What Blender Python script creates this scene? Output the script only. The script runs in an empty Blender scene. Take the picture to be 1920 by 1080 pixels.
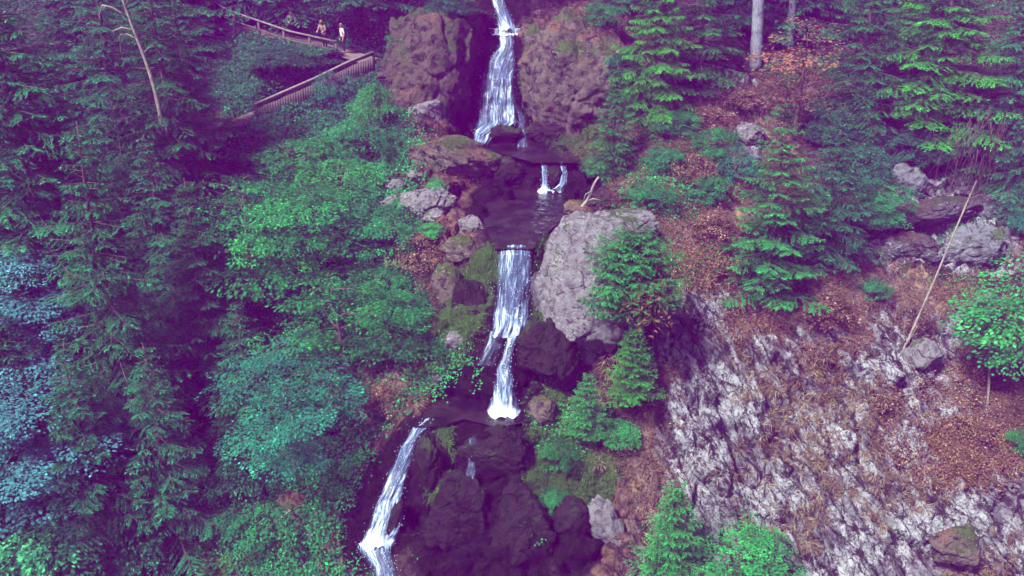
import bpy, bmesh, math, random
import numpy as np
from mathutils import Vector, Matrix

R = math.radians
S = bpy.context.scene
COL = S.collection
random.seed(7)
RNG = np.random.default_rng(11)

# ------------------------------------------------------------------ camera
CZ = 40.0
PITCH = 22.0
F = 1700.0 / 1920.0          # focal length in picture widths
cam_d = bpy.data.cameras.new('camera')
cam = bpy.data.objects.new('camera', cam_d)
COL.objects.link(cam)
cam.location = (0, 0, CZ)
cam.rotation_euler = (R(90 - PITCH), 0, 0)
cam_d.sensor_width = 36.0
cam_d.lens = 36.0 * F
cam_d.clip_start = 0.5
cam_d.clip_end = 1000.0
S.camera = cam

# ------------------------------------------------------------------ sky, sun, exposure
SUN_EL, SUN_AZ = 52.0, 224.0      # azimuth clockwise from +y: behind the camera and to its left
w = bpy.data.worlds.new('World')
S.world = w
w.use_nodes = True
nt = w.node_tree
bg = nt.nodes['Background']
sky = nt.nodes.new('ShaderNodeTexSky')
sky.sky_type = 'NISHITA'
sky.sun_disc = False
sky.sun_elevation = R(SUN_EL)
sky.sun_rotation = R(SUN_AZ)
nt.links.new(sky.outputs['Color'], bg.inputs['Color'])
bg.inputs['Strength'].default_value = 0.05
sd = bpy.data.lights.new('sun', 'SUN')
sd.energy = 5.0
sd.angle = R(8)
sd.color = (1.0, 0.965, 0.92)
sun = bpy.data.objects.new('sun', sd)
COL.objects.link(sun)
_d = Vector((math.sin(R(SUN_AZ)) * math.cos(R(SUN_EL)), math.cos(R(SUN_AZ)) * math.cos(R(SUN_EL)), math.sin(R(SUN_EL))))
sun.rotation_euler = _d.to_track_quat('Z', 'Y').to_euler()
sun.location = (-30, -30, 90)
S.view_settings.view_transform = 'Standard'
S.view_settings.look = 'None'
S.view_settings.exposure = 1.4
S.view_settings.gamma = 1.0
S.render.engine = 'CYCLES'
cy = S.cycles
cy.max_bounces = 5
cy.diffuse_bounces = 2
cy.glossy_bounces = 2
cy.transmission_bounces = 3
cy.volume_bounces = 0
cy.transparent_max_bounces = 10
cy.use_denoising = True
cy.use_adaptive_sampling = True

# ------------------------------------------------------------------ numbers: projection, noise
cp, sp = math.cos(R(PITCH)), math.sin(R(PITCH))
FP = 1700.0

def project(x, y, z):
    zz = z - CZ
    d = np.maximum(y * cp - zz * sp, 4.0)
    v = y * sp + zz * cp
    return 960 + FP * x / d, 540 - FP * v / d, d

def ray(px, py):
    a, b = (px - 960) / FP, -(py - 540) / FP
    return np.array([a, cp + b * sp, -sp + b * cp])

def at(px, py, Y):
    """the point seen at a pixel at the horizontal distance Y"""
    r = ray(px, py)
    t = Y / r[1]
    return np.array([r[0] * t, Y, CZ + r[2] * t])

def _hash(ix, iy, iz, seed):
    h = (ix.astype(np.int64) * 374761393 + iy.astype(np.int64) * 668265263 + iz.astype(np.int64) * 2147483647 + seed * 974711) & 0x7fffffff
    h = ((h ^ (h >> 13)) * 1274126177) & 0x7fffffff
    h = ((h ^ (h >> 16)) * 2246822519) & 0x7fffffff
    return (h & 0xffff) / 65535.0

def vnoise(x, y, z, seed=0):
    ix, iy, iz = np.floor(x), np.floor(y), np.floor(z)
    fx, fy, fz = x - ix, y - iy, z - iz
    fx, fy, fz = [f * f * f * (f * (f * 6 - 15) + 10) for f in (fx, fy, fz)]
    r = 0
    for dx in (0, 1):
        for dy in (0, 1):
            for dz in (0, 1):
                wgt = (fx if dx else 1 - fx) * (fy if dy else 1 - fy) * (fz if dz else 1 - fz)
                r = r + wgt * _hash(ix + dx, iy + dy, iz + dz, seed)
    return r * 2 - 1

def fbm(x, y, z, octv=4, seed=0, ridged=False):
    a, s, t = 1.0, 0, 0
    for o in range(octv):
        n = vnoise(x, y, z, seed + o * 17)
        if ridged:
            n = 1 - 2 * np.abs(n)
        s = s + n * a
        t += a
        a *= 0.5
        x, y, z = x * 2.03 + 3.1, y * 2.03 + 1.7, z * 2.03 + 5.3
    return s / t

def facets(x, y, z, seed=0, slope=.8):
    """broken rock: every cell is a tilted plane of its own; returns height and the distance to the cell's rim"""
    best = np.full(np.shape(x), 1e9); sec = best.copy(); val = np.zeros(np.shape(x))
    ix, iy, iz = np.floor(x), np.floor(y), np.floor(z)
    zs = (-1, 0, 1) if np.ptp(z) > 0 else (0,)
    for dx in (-1, 0, 1):
        for dy in (-1, 0, 1):
            for dz in zs:
                cx, cy_, cz = ix + dx, iy + dy, iz + dz
                jx, jy, jz = [_hash(cx, cy_, cz, seed + k) for k in (1, 2, 3)]
                ux, uy, uz = x - cx - jx, y - cy_ - jy, (z - cz - jz if len(zs) > 1 else 0)
                d = ux * ux + uy * uy + uz * uz
                h = _hash(cx, cy_, cz, seed + 4) - .5 + slope * (ux * (_hash(cx, cy_, cz, seed + 5) - .5) + uy * (_hash(cx, cy_, cz, seed + 6) - .5) + uz * (_hash(cx, cy_, cz, seed + 7) - .5)) * 2
                nb = d < best
                sec = np.where(nb, best, np.minimum(sec, d))
                val = np.where(nb, h, val); best = np.where(nb, d, best)
    return val, np.sqrt(sec) - np.sqrt(best)

def sstep(a, b, v):
    t = np.clip((v - a) / (b - a), 0, 1)
    return t * t * (3 - 2 * t)

def in_poly(px, py, poly):
    r = np.zeros(px.shape, bool)
    n = len(poly)
    for i in range(n):
        x0, y0 = poly[i]
        x1, y1 = poly[(i + 1) % n]
        if y0 == y1:
            continue
        c = ((y0 > py) != (y1 > py)) & (px < (x1 - x0) * (py - y0) / (y1 - y0) + x0)
        r ^= c
    return r

def seg_dist(px, py, pts):
    best = np.full(px.shape, 1e9)
    for (x0, y0), (x1, y1) in zip(pts[:-1], pts[1:]):
        dx, dy = x1 - x0, y1 - y0
        t = np.clip(((px - x0) * dx + (py - y0) * dy) / (dx * dx + dy * dy + 1e-9), 0, 1)
        best = np.minimum(best, np.hypot(px - x0 - t * dx, py - y0 - t * dy))
    return best

# ------------------------------------------------------------------ mesh + object helpers
def mesh_np(name, V, faces, mats=(), smooth=False, tint=None, uv=None):
    """faces: array (n,3) or (n,4), or a list of such arrays"""
    if not isinstance(faces, list):
        faces = [faces]
    me = bpy.data.meshes.new(name)
    me.vertices.add(len(V))
    me.vertices.foreach_set('co', np.asarray(V, np.float32).ravel())
    loops = np.concatenate([np.asarray(f, np.int32).ravel() for f in faces])
    cnt = np.concatenate([np.full(len(f), np.asarray(f).shape[1], np.int32) for f in faces])
    me.loops.add(len(loops))
    me.loops.foreach_set('vertex_index', loops)
    me.polygons.add(len(cnt))
    st = np.concatenate([[0], np.cumsum(cnt)[:-1]]).astype(np.int32)
    me.polygons.foreach_set('loop_start', st)
    me.polygons.foreach_set('loop_total', cnt)
    if smooth:
        me.polygons.foreach_set('use_smooth', np.ones(len(cnt), bool))
    if tint is not None:
        for k, v in tint.items():
            a = me.attributes.new(k, 'FLOAT', 'POINT')
            a.data.foreach_set('value', np.asarray(v, np.float32))
    if uv is not None:
        l = me.uv_layers.new(name='UVMap')
        l.data.foreach_set('uv', np.asarray(uv, np.float32)[loops].ravel())
    for m in mats:
        me.materials.append(m)
    me.update(calc_edges=True)
    me.validate()
    return me

def link(name, data, parent=None, loc=None):
    o = bpy.data.objects.new(name, data)
    COL.objects.link(o)
    if parent is not None:
        o.parent = parent
    if loc is not None:
        o.location = loc
    return o

def tag(o, label=None, cat=None, group=None, kind=None):
    if label: o['label'] = label
    if cat: o['category'] = cat
    if group: o['group'] = group
    if kind: o['kind'] = kind
    return o

class Bag:
    """collects shapes and links them as one mesh"""
    def __init__(s):
        s.v, s.q, s.t, s.tn, s.n = [], [], [], [], 0
    def add(s, V, quads=None, tris=None, tint=0.5):
        V = np.asarray(V, float)
        if quads is not None: s.q.append(np.asarray(quads, int) + s.n)
        if tris is not None: s.t.append(np.asarray(tris, int) + s.n)
        s.v.append(V)
        s.tn.append(np.broadcast_to(np.asarray(tint, float), (len(V),)))
        s.n += len(V)
    def tube(s, pts, rad, k=6, tint=0.5):
        P = np.asarray(pts, float)
        n = len(P)
        rad = np.broadcast_to(np.asarray(rad, float), (n,))
        T = np.gradient(P, axis=0)
        T /= np.linalg.norm(T, axis=1)[:, None] + 1e-9
        ref = np.array([0.31, 0.95, 0.1]) if abs(T[:, 2]).mean() > .6 else np.array([0, 0, 1.0])
        U = np.cross(T, ref); U /= np.linalg.norm(U, axis=1)[:, None] + 1e-9
        W = np.cross(T, U)
        a = np.linspace(0, 2 * np.pi, k, endpoint=False)
        ring = P[:, None] + rad[:, None, None] * (np.cos(a)[None, :, None] * U[:, None] + np.sin(a)[None, :, None] * W[:, None])
        V = np.concatenate([ring.reshape(-1, 3), P[:1], P[-1:]])
        i = np.arange(n - 1)[:, None] * k
        j = np.arange(k)[None]
        j2 = (j + 1) % k
        Q = np.stack([i + j, i + j2, i + k + j2, i + k + j], -1).reshape(-1, 4)
        c0, c1 = n * k, n * k + 1
        jj = np.arange(k); jk = (jj + 1) % k
        T3 = np.concatenate([np.stack([jk, jj, np.full(k, c0)], -1), np.stack([(n - 1) * k + jj, (n - 1) * k + jk, np.full(k, c1)], -1)])
        s.add(V, Q, T3, tint)
    def box(s, c, size, axes=None, tint=0.5):
        c = np.asarray(c, float); h = np.asarray(size, float) / 2
        ax = np.eye(3) if axes is None else np.asarray(axes, float)
        sg = np.array([[x, y, z] for x in (-1, 1) for y in (-1, 1) for z in (-1, 1)])
        V = c + (sg * h) @ ax
        Q = [(0, 1, 3, 2), (4, 6, 7, 5), (0, 4, 5, 1), (2, 3, 7, 6), (0, 2, 6, 4), (1, 5, 7, 3)]
        s.add(V, Q, None, tint)
    def build(s, name, mat, parent=None, smooth=True):
        fs = []
        if s.q: fs.append(np.concatenate(s.q))
        if s.t: fs.append(np.concatenate(s.t))
        me = mesh_np(name, np.concatenate(s.v), fs, [mat], smooth, {'tint': np.concatenate(s.tn)})
        return link(name, me, parent)

def leaf_quads(P, D, N, length, width, tint):
    """kite leaves: base P, along D, facing N"""
    D = D / (np.linalg.norm(D, axis=1)[:, None] + 1e-9)
    W = np.cross(D, N); W /= np.linalg.norm(W, axis=1)[:, None] + 1e-9
    L = np.broadcast_to(np.asarray(length), (len(P),))[:, None]
    B = np.broadcast_to(np.asarray(width), (len(P),))[:, None]
    Nn = np.cross(W, D)
    V = np.stack([P, P + D * L * .45 + W * B * .5 - Nn * B * .12, P + D * L - Nn * L * .12, P + D * L * .45 - W * B * .5 - Nn * B * .12], 1).reshape(-1, 3)
    Q = np.arange(len(P) * 4).reshape(-1, 4)
    return V, Q, np.repeat(np.broadcast_to(tint, (len(P),)), 4)

# ------------------------------------------------------------------ materials
class NB:
    def __init__(s, name):
        s.m = bpy.data.materials.new(name)
        s.m.use_nodes = True
        s.t = s.m.node_tree
        s.t.nodes.clear()
        s.out = s.t.nodes.new('ShaderNodeOutputMaterial')
    def n(s, typ, **kw):
        nd = s.t.nodes.new('ShaderNode' + typ)
        ins = kw.pop('ins', {})
        for k, v in kw.items(): setattr(nd, k, v)
        for k, v in ins.items():
            s.set(nd.inputs[k], v)
        return nd
    def set(s, sock, v):
        if isinstance(v, bpy.types.NodeSocket): s.t.links.new(v, sock)
        elif isinstance(v, tuple) and len(v) == 3 and sock.type == 'RGBA': sock.default_value = (*v, 1)
        else: sock.default_value = v
    def attr(s, name): return s.n('Attribute', attribute_name=name).outputs['Fac']
    def math(s, op, a, b=0.0, c=0.0, clamp=False):
        nd = s.n('Math', operation=op, use_clamp=clamp)
        for i, v in enumerate((a, b, c)): s.set(nd.inputs[i], v)
        return nd.outputs[0]
    def mix(s, f, a, b, mode='MIX'):
        nd = s.n('Mix', data_type='RGBA', blend_type=mode)
        s.set(nd.inputs[0], f); s.set(nd.inputs[6], a); s.set(nd.inputs[7], b)
        return nd.outputs[2]
    def step(s, v, a, b):
        nd = s.n('MapRange', interpolation_type='SMOOTHSTEP', ins={'Value': v, 'From Min': a, 'From Max': b})
        return nd.outputs[0]
    def noise(s, vec, scale, detail=4.0, rough=.55, dist=0.0):
        return s.n('TexNoise', ins={'Vector': vec, 'Scale': scale, 'Detail': detail, 'Roughness': rough, 'Distortion': dist}).outputs['Fac']
    def obj(s): return s.n('TexCoord').outputs['Object']
    def stretch(s, vec, sc, rot=(0, 0, 0)):
        return s.n('Mapping', ins={'Vector': vec, 'Scale': sc, 'Rotation': rot}).outputs[0]
    def bump(s, h, strength=.5, dist=.1):
        return s.n('Bump', ins={'Height': h, 'Strength': strength, 'Distance': dist}).outputs[0]
    def principled(s, col, rough, normal=None, spec=.3):
        p = s.n('BsdfPrincipled', ins={'Base Color': col, 'Roughness': rough, 'Specular IOR Level': spec})
        if normal is not None: s.set(p.inputs['Normal'], normal)
        return p.outputs[0]
    def done(s, shader):
        s.t.links.new(shader, s.out.inputs['Surface'])
        return s.m

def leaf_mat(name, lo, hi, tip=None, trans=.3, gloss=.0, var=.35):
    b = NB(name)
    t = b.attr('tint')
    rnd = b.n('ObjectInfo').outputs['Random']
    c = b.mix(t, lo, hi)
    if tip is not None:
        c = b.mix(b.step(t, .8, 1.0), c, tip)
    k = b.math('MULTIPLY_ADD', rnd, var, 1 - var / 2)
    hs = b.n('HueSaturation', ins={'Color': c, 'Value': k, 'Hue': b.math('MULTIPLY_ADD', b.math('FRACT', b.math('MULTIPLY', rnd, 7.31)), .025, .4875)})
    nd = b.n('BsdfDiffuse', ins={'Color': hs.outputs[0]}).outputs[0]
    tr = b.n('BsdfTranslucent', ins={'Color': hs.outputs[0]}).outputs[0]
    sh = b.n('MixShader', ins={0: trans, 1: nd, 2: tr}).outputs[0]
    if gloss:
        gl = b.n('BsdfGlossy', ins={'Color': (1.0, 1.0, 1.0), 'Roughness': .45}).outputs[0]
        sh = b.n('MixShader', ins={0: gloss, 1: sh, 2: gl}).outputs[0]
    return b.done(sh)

def bark_mat(name, a, c, scale=3.0):
    b = NB(name)
    v = b.stretch(b.obj(), (6, 6, 1.2))
    n = b.noise(v, scale, 5)
    n2 = b.noise(b.obj(), 1.1, 3)
    col = b.mix(b.step(n, .35, .65), a, c)
    col = b.mix(b.step(n2, .5, .7), col, tuple(x * .55 for x in a))
    return b.done(b.principled(col, .9, b.bump(n, .6, .05), .1))

def rock_mat(name, dark, mid, light, litter=None, moss=None, moss_amt=.5, rough=.85, scale=1.0, light_at=.56):
    b = NB(name)
    o = b.n('NewGeometry').outputs['Position']
    big = b.noise(o, .55 * scale, 3)
    n1 = b.noise(o, 2.1 * scale, 6, .65, .4)
    n2 = b.noise(o, 8.0 * scale, 5, .72)
    n3 = b.noise(b.stretch(o, (1, 1, 2.2)), 3.2 * scale, 5, .6, .6)
    c = b.mix(b.step(n1, .36, .56), dark, mid)
    s = b.math('ADD', b.math('MULTIPLY', n2, .5), b.math('MULTIPLY', n3, .5))
    c = b.mix(b.step(b.math('ADD', s, b.math('MULTIPLY', b.math('SUBTRACT', big, .5), .35)), light_at - .03, light_at + .05), c, light)
    crack = b.n('TexVoronoi', feature='DISTANCE_TO_EDGE', ins={'Vector': b.n('Mix', data_type='VECTOR', ins={0: .25, 4: o, 5: b.n('TexNoise', ins={'Vector': o, 'Scale': 1.5}).outputs['Color']}).outputs[1], 'Scale': .9 * scale}).outputs['Distance']
    cr = b.math('MAXIMUM', b.step(crack, .0, .03), b.step(n1, .44, .5))
    c = b.mix(cr, tuple(x * .5 for x in dark), c)
    geo = b.n('NewGeometry')
    up = b.n('SeparateXYZ', ins={0: geo.outputs['Normal']}).outputs[2]
    if litter is not None:
        f = b.step(b.math('ADD', up, b.math('MULTIPLY', b.math('SUBTRACT', n1, .5), 1.6)), .62, .85)
        lc = b.mix(b.step(n2, .4, .6), tuple(x * .4 for x in litter), litter)
        c = b.mix(f, c, lc)
    if moss is not None:
        f = b.step(b.math('ADD', b.math('MULTIPLY', up, .5), b.math('MULTIPLY', b.math('SUBTRACT', big, .5), 2.2)), .55 - moss_amt * .6, .75 - moss_amt * .6)
        mc = b.mix(b.step(n2, .35, .65), tuple(x * .45 for x in moss), moss)
        c = b.mix(b.math('MULTIPLY', f, b.step(n1, .3, .5)), c, mc)
    h = b.math('ADD', b.math('MULTIPLY', n1, .6), b.math('MULTIPLY', n2, .35))
    h = b.math('ADD', h, b.math('MULTIPLY', cr, .25))
    return b.done(b.principled(c, rough, b.bump(h, 1.0, .25), .15))

def plain_mat(name, a, c=None, scale=8.0, rough=.8, spec=.2):
    b = NB(name)
    c = c or tuple(x * .75 for x in a)
    n = b.noise(b.obj(), scale, 4)
    return b.done(b.principled(b.mix(b.step(n, .3, .7), a, c), rough, b.bump(n, .2, .02), spec))

M = {}
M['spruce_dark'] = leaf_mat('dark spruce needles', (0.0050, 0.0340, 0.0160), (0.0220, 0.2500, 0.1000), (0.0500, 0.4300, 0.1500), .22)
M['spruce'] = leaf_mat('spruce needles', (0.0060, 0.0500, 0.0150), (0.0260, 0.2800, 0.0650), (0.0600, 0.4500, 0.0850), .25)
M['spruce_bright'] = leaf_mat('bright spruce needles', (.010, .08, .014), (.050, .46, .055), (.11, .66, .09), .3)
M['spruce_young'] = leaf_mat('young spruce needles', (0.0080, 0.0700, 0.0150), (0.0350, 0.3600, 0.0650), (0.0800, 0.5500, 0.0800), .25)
M['maple'] = leaf_mat('sky tinted maple leaves', (.014, .065, .08), (.05, .22, .275), (.11, .36, .47), .2)  # bluish cast is the sky's reflection put into the leaf colour
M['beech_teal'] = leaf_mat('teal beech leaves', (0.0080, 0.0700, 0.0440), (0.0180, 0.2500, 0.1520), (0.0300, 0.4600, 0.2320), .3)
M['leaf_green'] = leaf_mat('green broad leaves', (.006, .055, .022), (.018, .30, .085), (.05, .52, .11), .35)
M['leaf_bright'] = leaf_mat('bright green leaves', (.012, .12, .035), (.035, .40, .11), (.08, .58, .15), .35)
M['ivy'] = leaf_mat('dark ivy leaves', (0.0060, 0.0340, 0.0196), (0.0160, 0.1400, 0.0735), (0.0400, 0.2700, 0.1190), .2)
M['copper'] = leaf_mat('dry copper leaves', (0.096, 0.054, 0.042), (0.216, 0.132, 0.102), (0.33, 0.096, 0.06), .3)
M['dry_grass'] = leaf_mat('dry grass', (0.072, 0.033, 0.021), (.185, .120, .085), (.31, .235, .16), .25)
M['green_grass'] = leaf_mat('grass blades', (.02, .06, .012), (.06, .16, .03), (.13, .22, .05), .25)
M['litter'] = leaf_mat('fallen leaves', (0.055, 0.0193, 0.0138), (.20, .105, .07), (.34, .21, .14), .15)
M['bark'] = bark_mat('brown bark', (.06, .045, .045), (.13, .10, .10))
M['bark_grey'] = bark_mat('grey bark', (.10, .115, .155), (.24, .26, .33), 5)
M['bark_shaded'] = bark_mat('shaded grey bark', (.05, .055, .08), (.11, .12, .16), 5)  # shaded copy of the grey bark, the shade put into its colour
M['deadwood'] = bark_mat('bleached dead wood', (.15, .125, .12), (.27, .235, .215))
M['twig'] = bark_mat('brown twigs', (.06, .04, .04), (.13, .09, .08))
M['rock_grey'] = rock_mat('grey lichened rock', (.075, .066, .080), (.150, .143, .172), (.25, .245, .29), None, (.05, .085, .022), .1, scale=1.5, light_at=.575)
M['rock_white'] = rock_mat('white lichened rock', (.09, .08, .10), (.28, .275, .32), (.50, .50, .56), None, None, .1, scale=1.5, light_at=.53)
M['rock_brown'] = rock_mat('brown rock', (.022, .018, .020), (.088, .071, .062), (.20, .175, .165), (.14, .07, .045), (.045, .075, .016), .35, light_at=.60)
M['rock_umber'] = rock_mat('dark overgrown rock', (.015, .012, .013), (.060, .046, .040), (.14, .12, .115), (.10, .055, .04), (.03, .055, .014), .45, light_at=.62)
M['rock_strata'] = rock_mat('dark layered rock', (.018, .015, .020), (.070, .070, .092), (.20, .20, .25), (.07, .045, .04), (.03, .055, .02), .15, light_at=.59)
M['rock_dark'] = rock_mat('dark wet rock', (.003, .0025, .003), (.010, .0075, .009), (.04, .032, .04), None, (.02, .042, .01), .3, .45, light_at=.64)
M['rock_blue'] = rock_mat('blue grey slab rock', (.045, .045, .058), (.115, .122, .155), (.21, .22, .275), None, (.05, .09, .03), .05, light_at=.6)
M['timber'] = plain_mat('weathered timber', (.10, .078, .08), (.06, .048, .052), 6)  # deep shade of the walkway put into timber and walker colours
M['timber_pale'] = plain_mat('worn handrail timber', (.19, .16, .155), (.12, .10, .10), 7)
M['concrete'] = plain_mat('stained concrete', (.18, .16, .18), (.11, .095, .105), 2.2)
M['pathmat'] = plain_mat('trodden earth path', (.15, .115, .105), (.09, .065, .06), 3)
M['skin'] = plain_mat('skin', (.34, .20, .15), (.30, .175, .13), 20, .6)
M['hair'] = plain_mat('brown hair', (.06, .035, .025), None, 30)
M['hair_fair'] = plain_mat('fair hair', (.30, .20, .12), None, 30)
M['white_cloth'] = plain_mat('white shirt cloth', (.55, .55, .58), (.48, .48, .51), 12)
M['black_cloth'] = plain_mat('black trouser cloth', (.015, .013, .02), None, 12)
M['pink_cloth'] = plain_mat('pink shirt cloth', (.30, .18, .18), (.26, .15, .15), 12)
M['grey_cloth'] = plain_mat('grey blue shirt cloth', (.15, .16, .24), (.12, .13, .20), 12)

# ------------------------------------------------------------------ the hillside: one sheet over a 40 degree slope
TILT = R(40)
ct, stt = math.cos(TILT), math.sin(TILT)
O = np.array([0, 43.0, CZ - 15.5])           # a point of the slope; s runs up it, n stands on it
def from_xsn(x, s, n):
    return x, O[1] + s * ct - n * stt, O[2] + s * stt + n * ct
def to_xsn(p):
    y, z = p[..., 1] - O[1], p[..., 2] - O[2]
    return p[..., 0], y * ct + z * stt, -y * stt + z * ct

CTRL = """
-400 -300 68|0 -300 68|480 -300 68|960 -300 66|1440 -300 68|1920 -300 68|2400 -300 68
-400 0 62|200 0 62|430 20 61|740 0 58.5|930 0 57.6|1100 0 57.5|1400 0 60|1700 0 62|2000 0 60|2400 0 60
430 45 60|545 70 58.5|648 98 57|690 112 56.2|560 92 57|470 62 59
560 150 54.6|620 160 54.4|700 132 55|490 215 51|595 175 53
300 200 56|100 200 57|-100 200 57|-400 200 57|480 250 50.3|600 230 51|700 180 53
-400 300 52|200 300 52|500 310 48.5|650 300 48.2|700 330 47
-400 540 42|-100 540 42|200 540 42|500 540 42.5|700 540 41|800 520 39.8|870 500 39
-400 800 35|-100 800 35|200 800 36|500 800 37|700 780 35.6|640 700 37.6|760 680 37
-400 1080 30|-100 1080 30|200 1080 31|450 1080 31.5|620 1080 30.8|450 950 33.6
-400 1400 26.5|200 1400 26.5|700 1400 26|1200 1400 26|1700 1400 26|2400 1400 26
830 110 54.5|880 40 56.5|890 75 56|740 80 56|760 200 51.8|830 190 52.6|860 150 53.6
945 62 56.5|930 120 55.5|930 200 54|930 258 53|872 235 53.8|1005 235 53.4|955 30 57.2
1080 60 55|1080 170 52.5|1080 258 50.6|1000 90 55.5|1180 60 55.2|1160 200 51.8
985 285 49.8|950 272 51.4|1060 292 48.7|1040 303 47.5|1040 330 46.9|1040 357 46.4
860 285 48.5|940 300 48|940 345 46.7|790 265 48.7|860 350 46|1100 320 47.6
700 400 44|780 420 42.4|840 400 43|860 440 40.6
980 380 44.2|970 420 40.7|965 455 38.1|908 400 42.2|1095 372 44|1040 430 40.2|925 445 38.8|1010 455 38.2
965 464 37.7|965 540 36.9|960 620 36.2|890 540 38.2|900 640 36.1|840 600 37.2|1030 520 38.3
955 650 35.6|950 720 34.7|945 776 34|880 770 34.4|860 742 35.3|820 790 33.5|930 800 33.1
900 900 32|900 1080 29.5|1000 900 32.2|800 900 32.3
775 830 33|730 920 32|700 1000 31.1|692 1022 30.8|740 1080 29.8|640 900 33|620 1000 31.6
1080 430 39.6|1080 540 38|1080 650 36.6|1150 720 35.3
1200 420 40.8|1300 300 46|1300 420 42.5|1200 300 46.6|1350 200 51|1420 120 55|1250 120 53.5
1250 600 37.0|1180 640 36.0|1210 590 36.9|1150 660 35.8|1250 750 34.8|1250 950 31.6|1050 800 34|1050 900 32.4|1100 1000 31|1150 1080 29.8
1400 560 40|1400 700 36.4|1500 700 37|1500 850 34.3|1500 1000 31.8|1500 1080 30.5
1550 540 41|1550 300 48|1700 250 51.5|1850 250 51.5|1700 330 47.6|1850 340 48
1700 430 45.6|1850 400 46.6|1800 470 43.4|1700 500 43.2|1700 560 41.5|1820 500 42.6
1700 700 37.5|1850 700 38.5|1850 790 36|1700 880 34.2|1850 900 34|1700 1080 31|1900 1080 31.5
2000 700 38.5|2000 480 43|2400 300 50|2400 700 38|2400 1080 31|2000 900 34
"""
ctrl = np.array([[float(v) for v in c.split()] for l in CTRL.strip().splitlines() for c in l.split('|')])
cn = np.array([to_xsn(at(a, b, Y))[2] for a, b, Y in ctrl])
def _phi(d): return np.sqrt(d * d + 12.0 ** 2)
A = _phi(np.hypot(ctrl[:, None, 0] - ctrl[None, :, 0], ctrl[:, None, 1] - ctrl[None, :, 1])) - np.eye(len(ctrl)) * 3
A = np.block([[A, np.ones((len(ctrl), 1))], [np.ones((1, len(ctrl))), np.zeros((1, 1))]])
wgt = np.linalg.solve(A, np.append(cn, 0))
PX0, PX1, PY0, PY1, PST = -400, 2400, -300, 1400, 6
gx, gy = np.meshgrid(np.arange(PX0, PX1 + 1, PST, dtype=float), np.arange(PY0, PY1 + 1, PST, dtype=float))
NR = np.full(gx.shape, wgt[-1])
for (a, b, _), q in zip(ctrl, wgt[:-1]):
    NR += q * _phi(np.hypot(gx - a, gy - b))
def n_at_pix(px, py):
    u = (np.clip(px, PX0, PX1) - PX0) / PST
    v = (np.clip(py, PY0, PY1) - PY0) / PST
    i = np.clip(u.astype(int), 0, gx.shape[1] - 2); j = np.clip(v.astype(int), 0, gx.shape[0] - 2)
    fu, fv = u - i, v - j
    return (NR[j, i] * (1 - fu) + NR[j, i + 1] * fu) * (1 - fv) + (NR[j + 1, i] * (1 - fu) + NR[j + 1, i + 1] * fu) * fv

def axis(lo, c0, c1, hi, step):
    core = np.arange(c0, c1, step)
    a = c0 - (np.linspace(1, 0, 26, endpoint=False) ** 2) * (c0 - lo)
    b = c1 + (np.linspace(0, 1, 26) ** 2) * (hi - c1)
    return np.concatenate([a, core, b])
XS = axis(-110, -33, 33, 110, .095)
SS = axis(-45, -20, 30, 75, .095)
gX, gS = np.meshgrid(XS, SS)
gN = np.zeros(gX.shape)
for _ in range(6):
    x, y, z = from_xsn(gX, gS, gN)
    y2 = np.maximum(y, 22.0)
    px, py, dd = project(x, y2, z)
    gN = gN * .3 + .7 * n_at_pix(px, py)
x, y, z = from_xsn(gX, gS, gN)
px, py, dd = project(x, np.maximum(y, 22), z)

POOLS = [  # outline in the picture, water level seen at a pixel
    ('upper', [(905, 262), (985, 268), (1075, 284), (1085, 304), (1000, 304), (965, 294), (915, 280)], 285, 49.8),
    ('middle', [(1000, 352), (1060, 350), (1088, 372), (1065, 405), (1035, 425), (1008, 450), (1000, 463), (934, 463), (915, 425), (905, 398), (930, 370)], 420, 40.73),
    ('lower', [(815, 742), (900, 738), (990, 770), (985, 790), (930, 800), (870, 785), (830, 798), (780, 800), (795, 770)], 780, 33.95),
]
LEVEL = {}
for nm, poly, lpy, lY in POOLS:
    LEVEL[nm] = float(at(960, lpy, lY)[2])

# where the ground is what, read from where it is seen
def blob(cx, cy, rx, ry, ang=0.0, soft=.35):
    c, s_ = math.cos(R(ang)), math.sin(R(ang))
    dx, dy = px - cx, py - cy
    u, v = (dx * c + dy * s_) / rx, (-dx * s_ + dy * c) / ry
    return 1 - sstep(1 - soft, 1 + soft, np.hypot(u, v))
wob = fbm(gX * .35, gS * .35, gX * 0, 4, 3)
px_, py_ = px, py
px = px + wob * 40; py = py + fbm(gX * .35 + 9, gS * .35, gX * 0, 4, 5) * 40
m_rock = np.zeros(gX.shape); m_litter = m_rock.copy(); m_moss = m_rock.copy(); m_wet = m_rock.copy()
for a in [(1530, 900, 300, 300, 25), (1400, 830, 130, 240, -25), (1560, 880, 330, 270, 20), (1330, 620, 110, 130, 40), (1760, 640, 150, 70, 10), (1150, 990, 60, 130, -25), (1880, 980, 90, 120), (1320, 830, 90, 170, -25),
          (1740, 400, 110, 90), (1820, 465, 90, 45), (1690, 470, 70, 40), (1400, 260, 40, 50), (1360, 160, 50, 40),
          (1080, 150, 120, 140), (830, 130, 95, 130), (860, 300, 120, 60), (1080, 520, 110, 140), (820, 390, 90, 60), (560, 1000, 110, 70)]:
    m_rock = np.maximum(m_rock, blob(*a))
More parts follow.
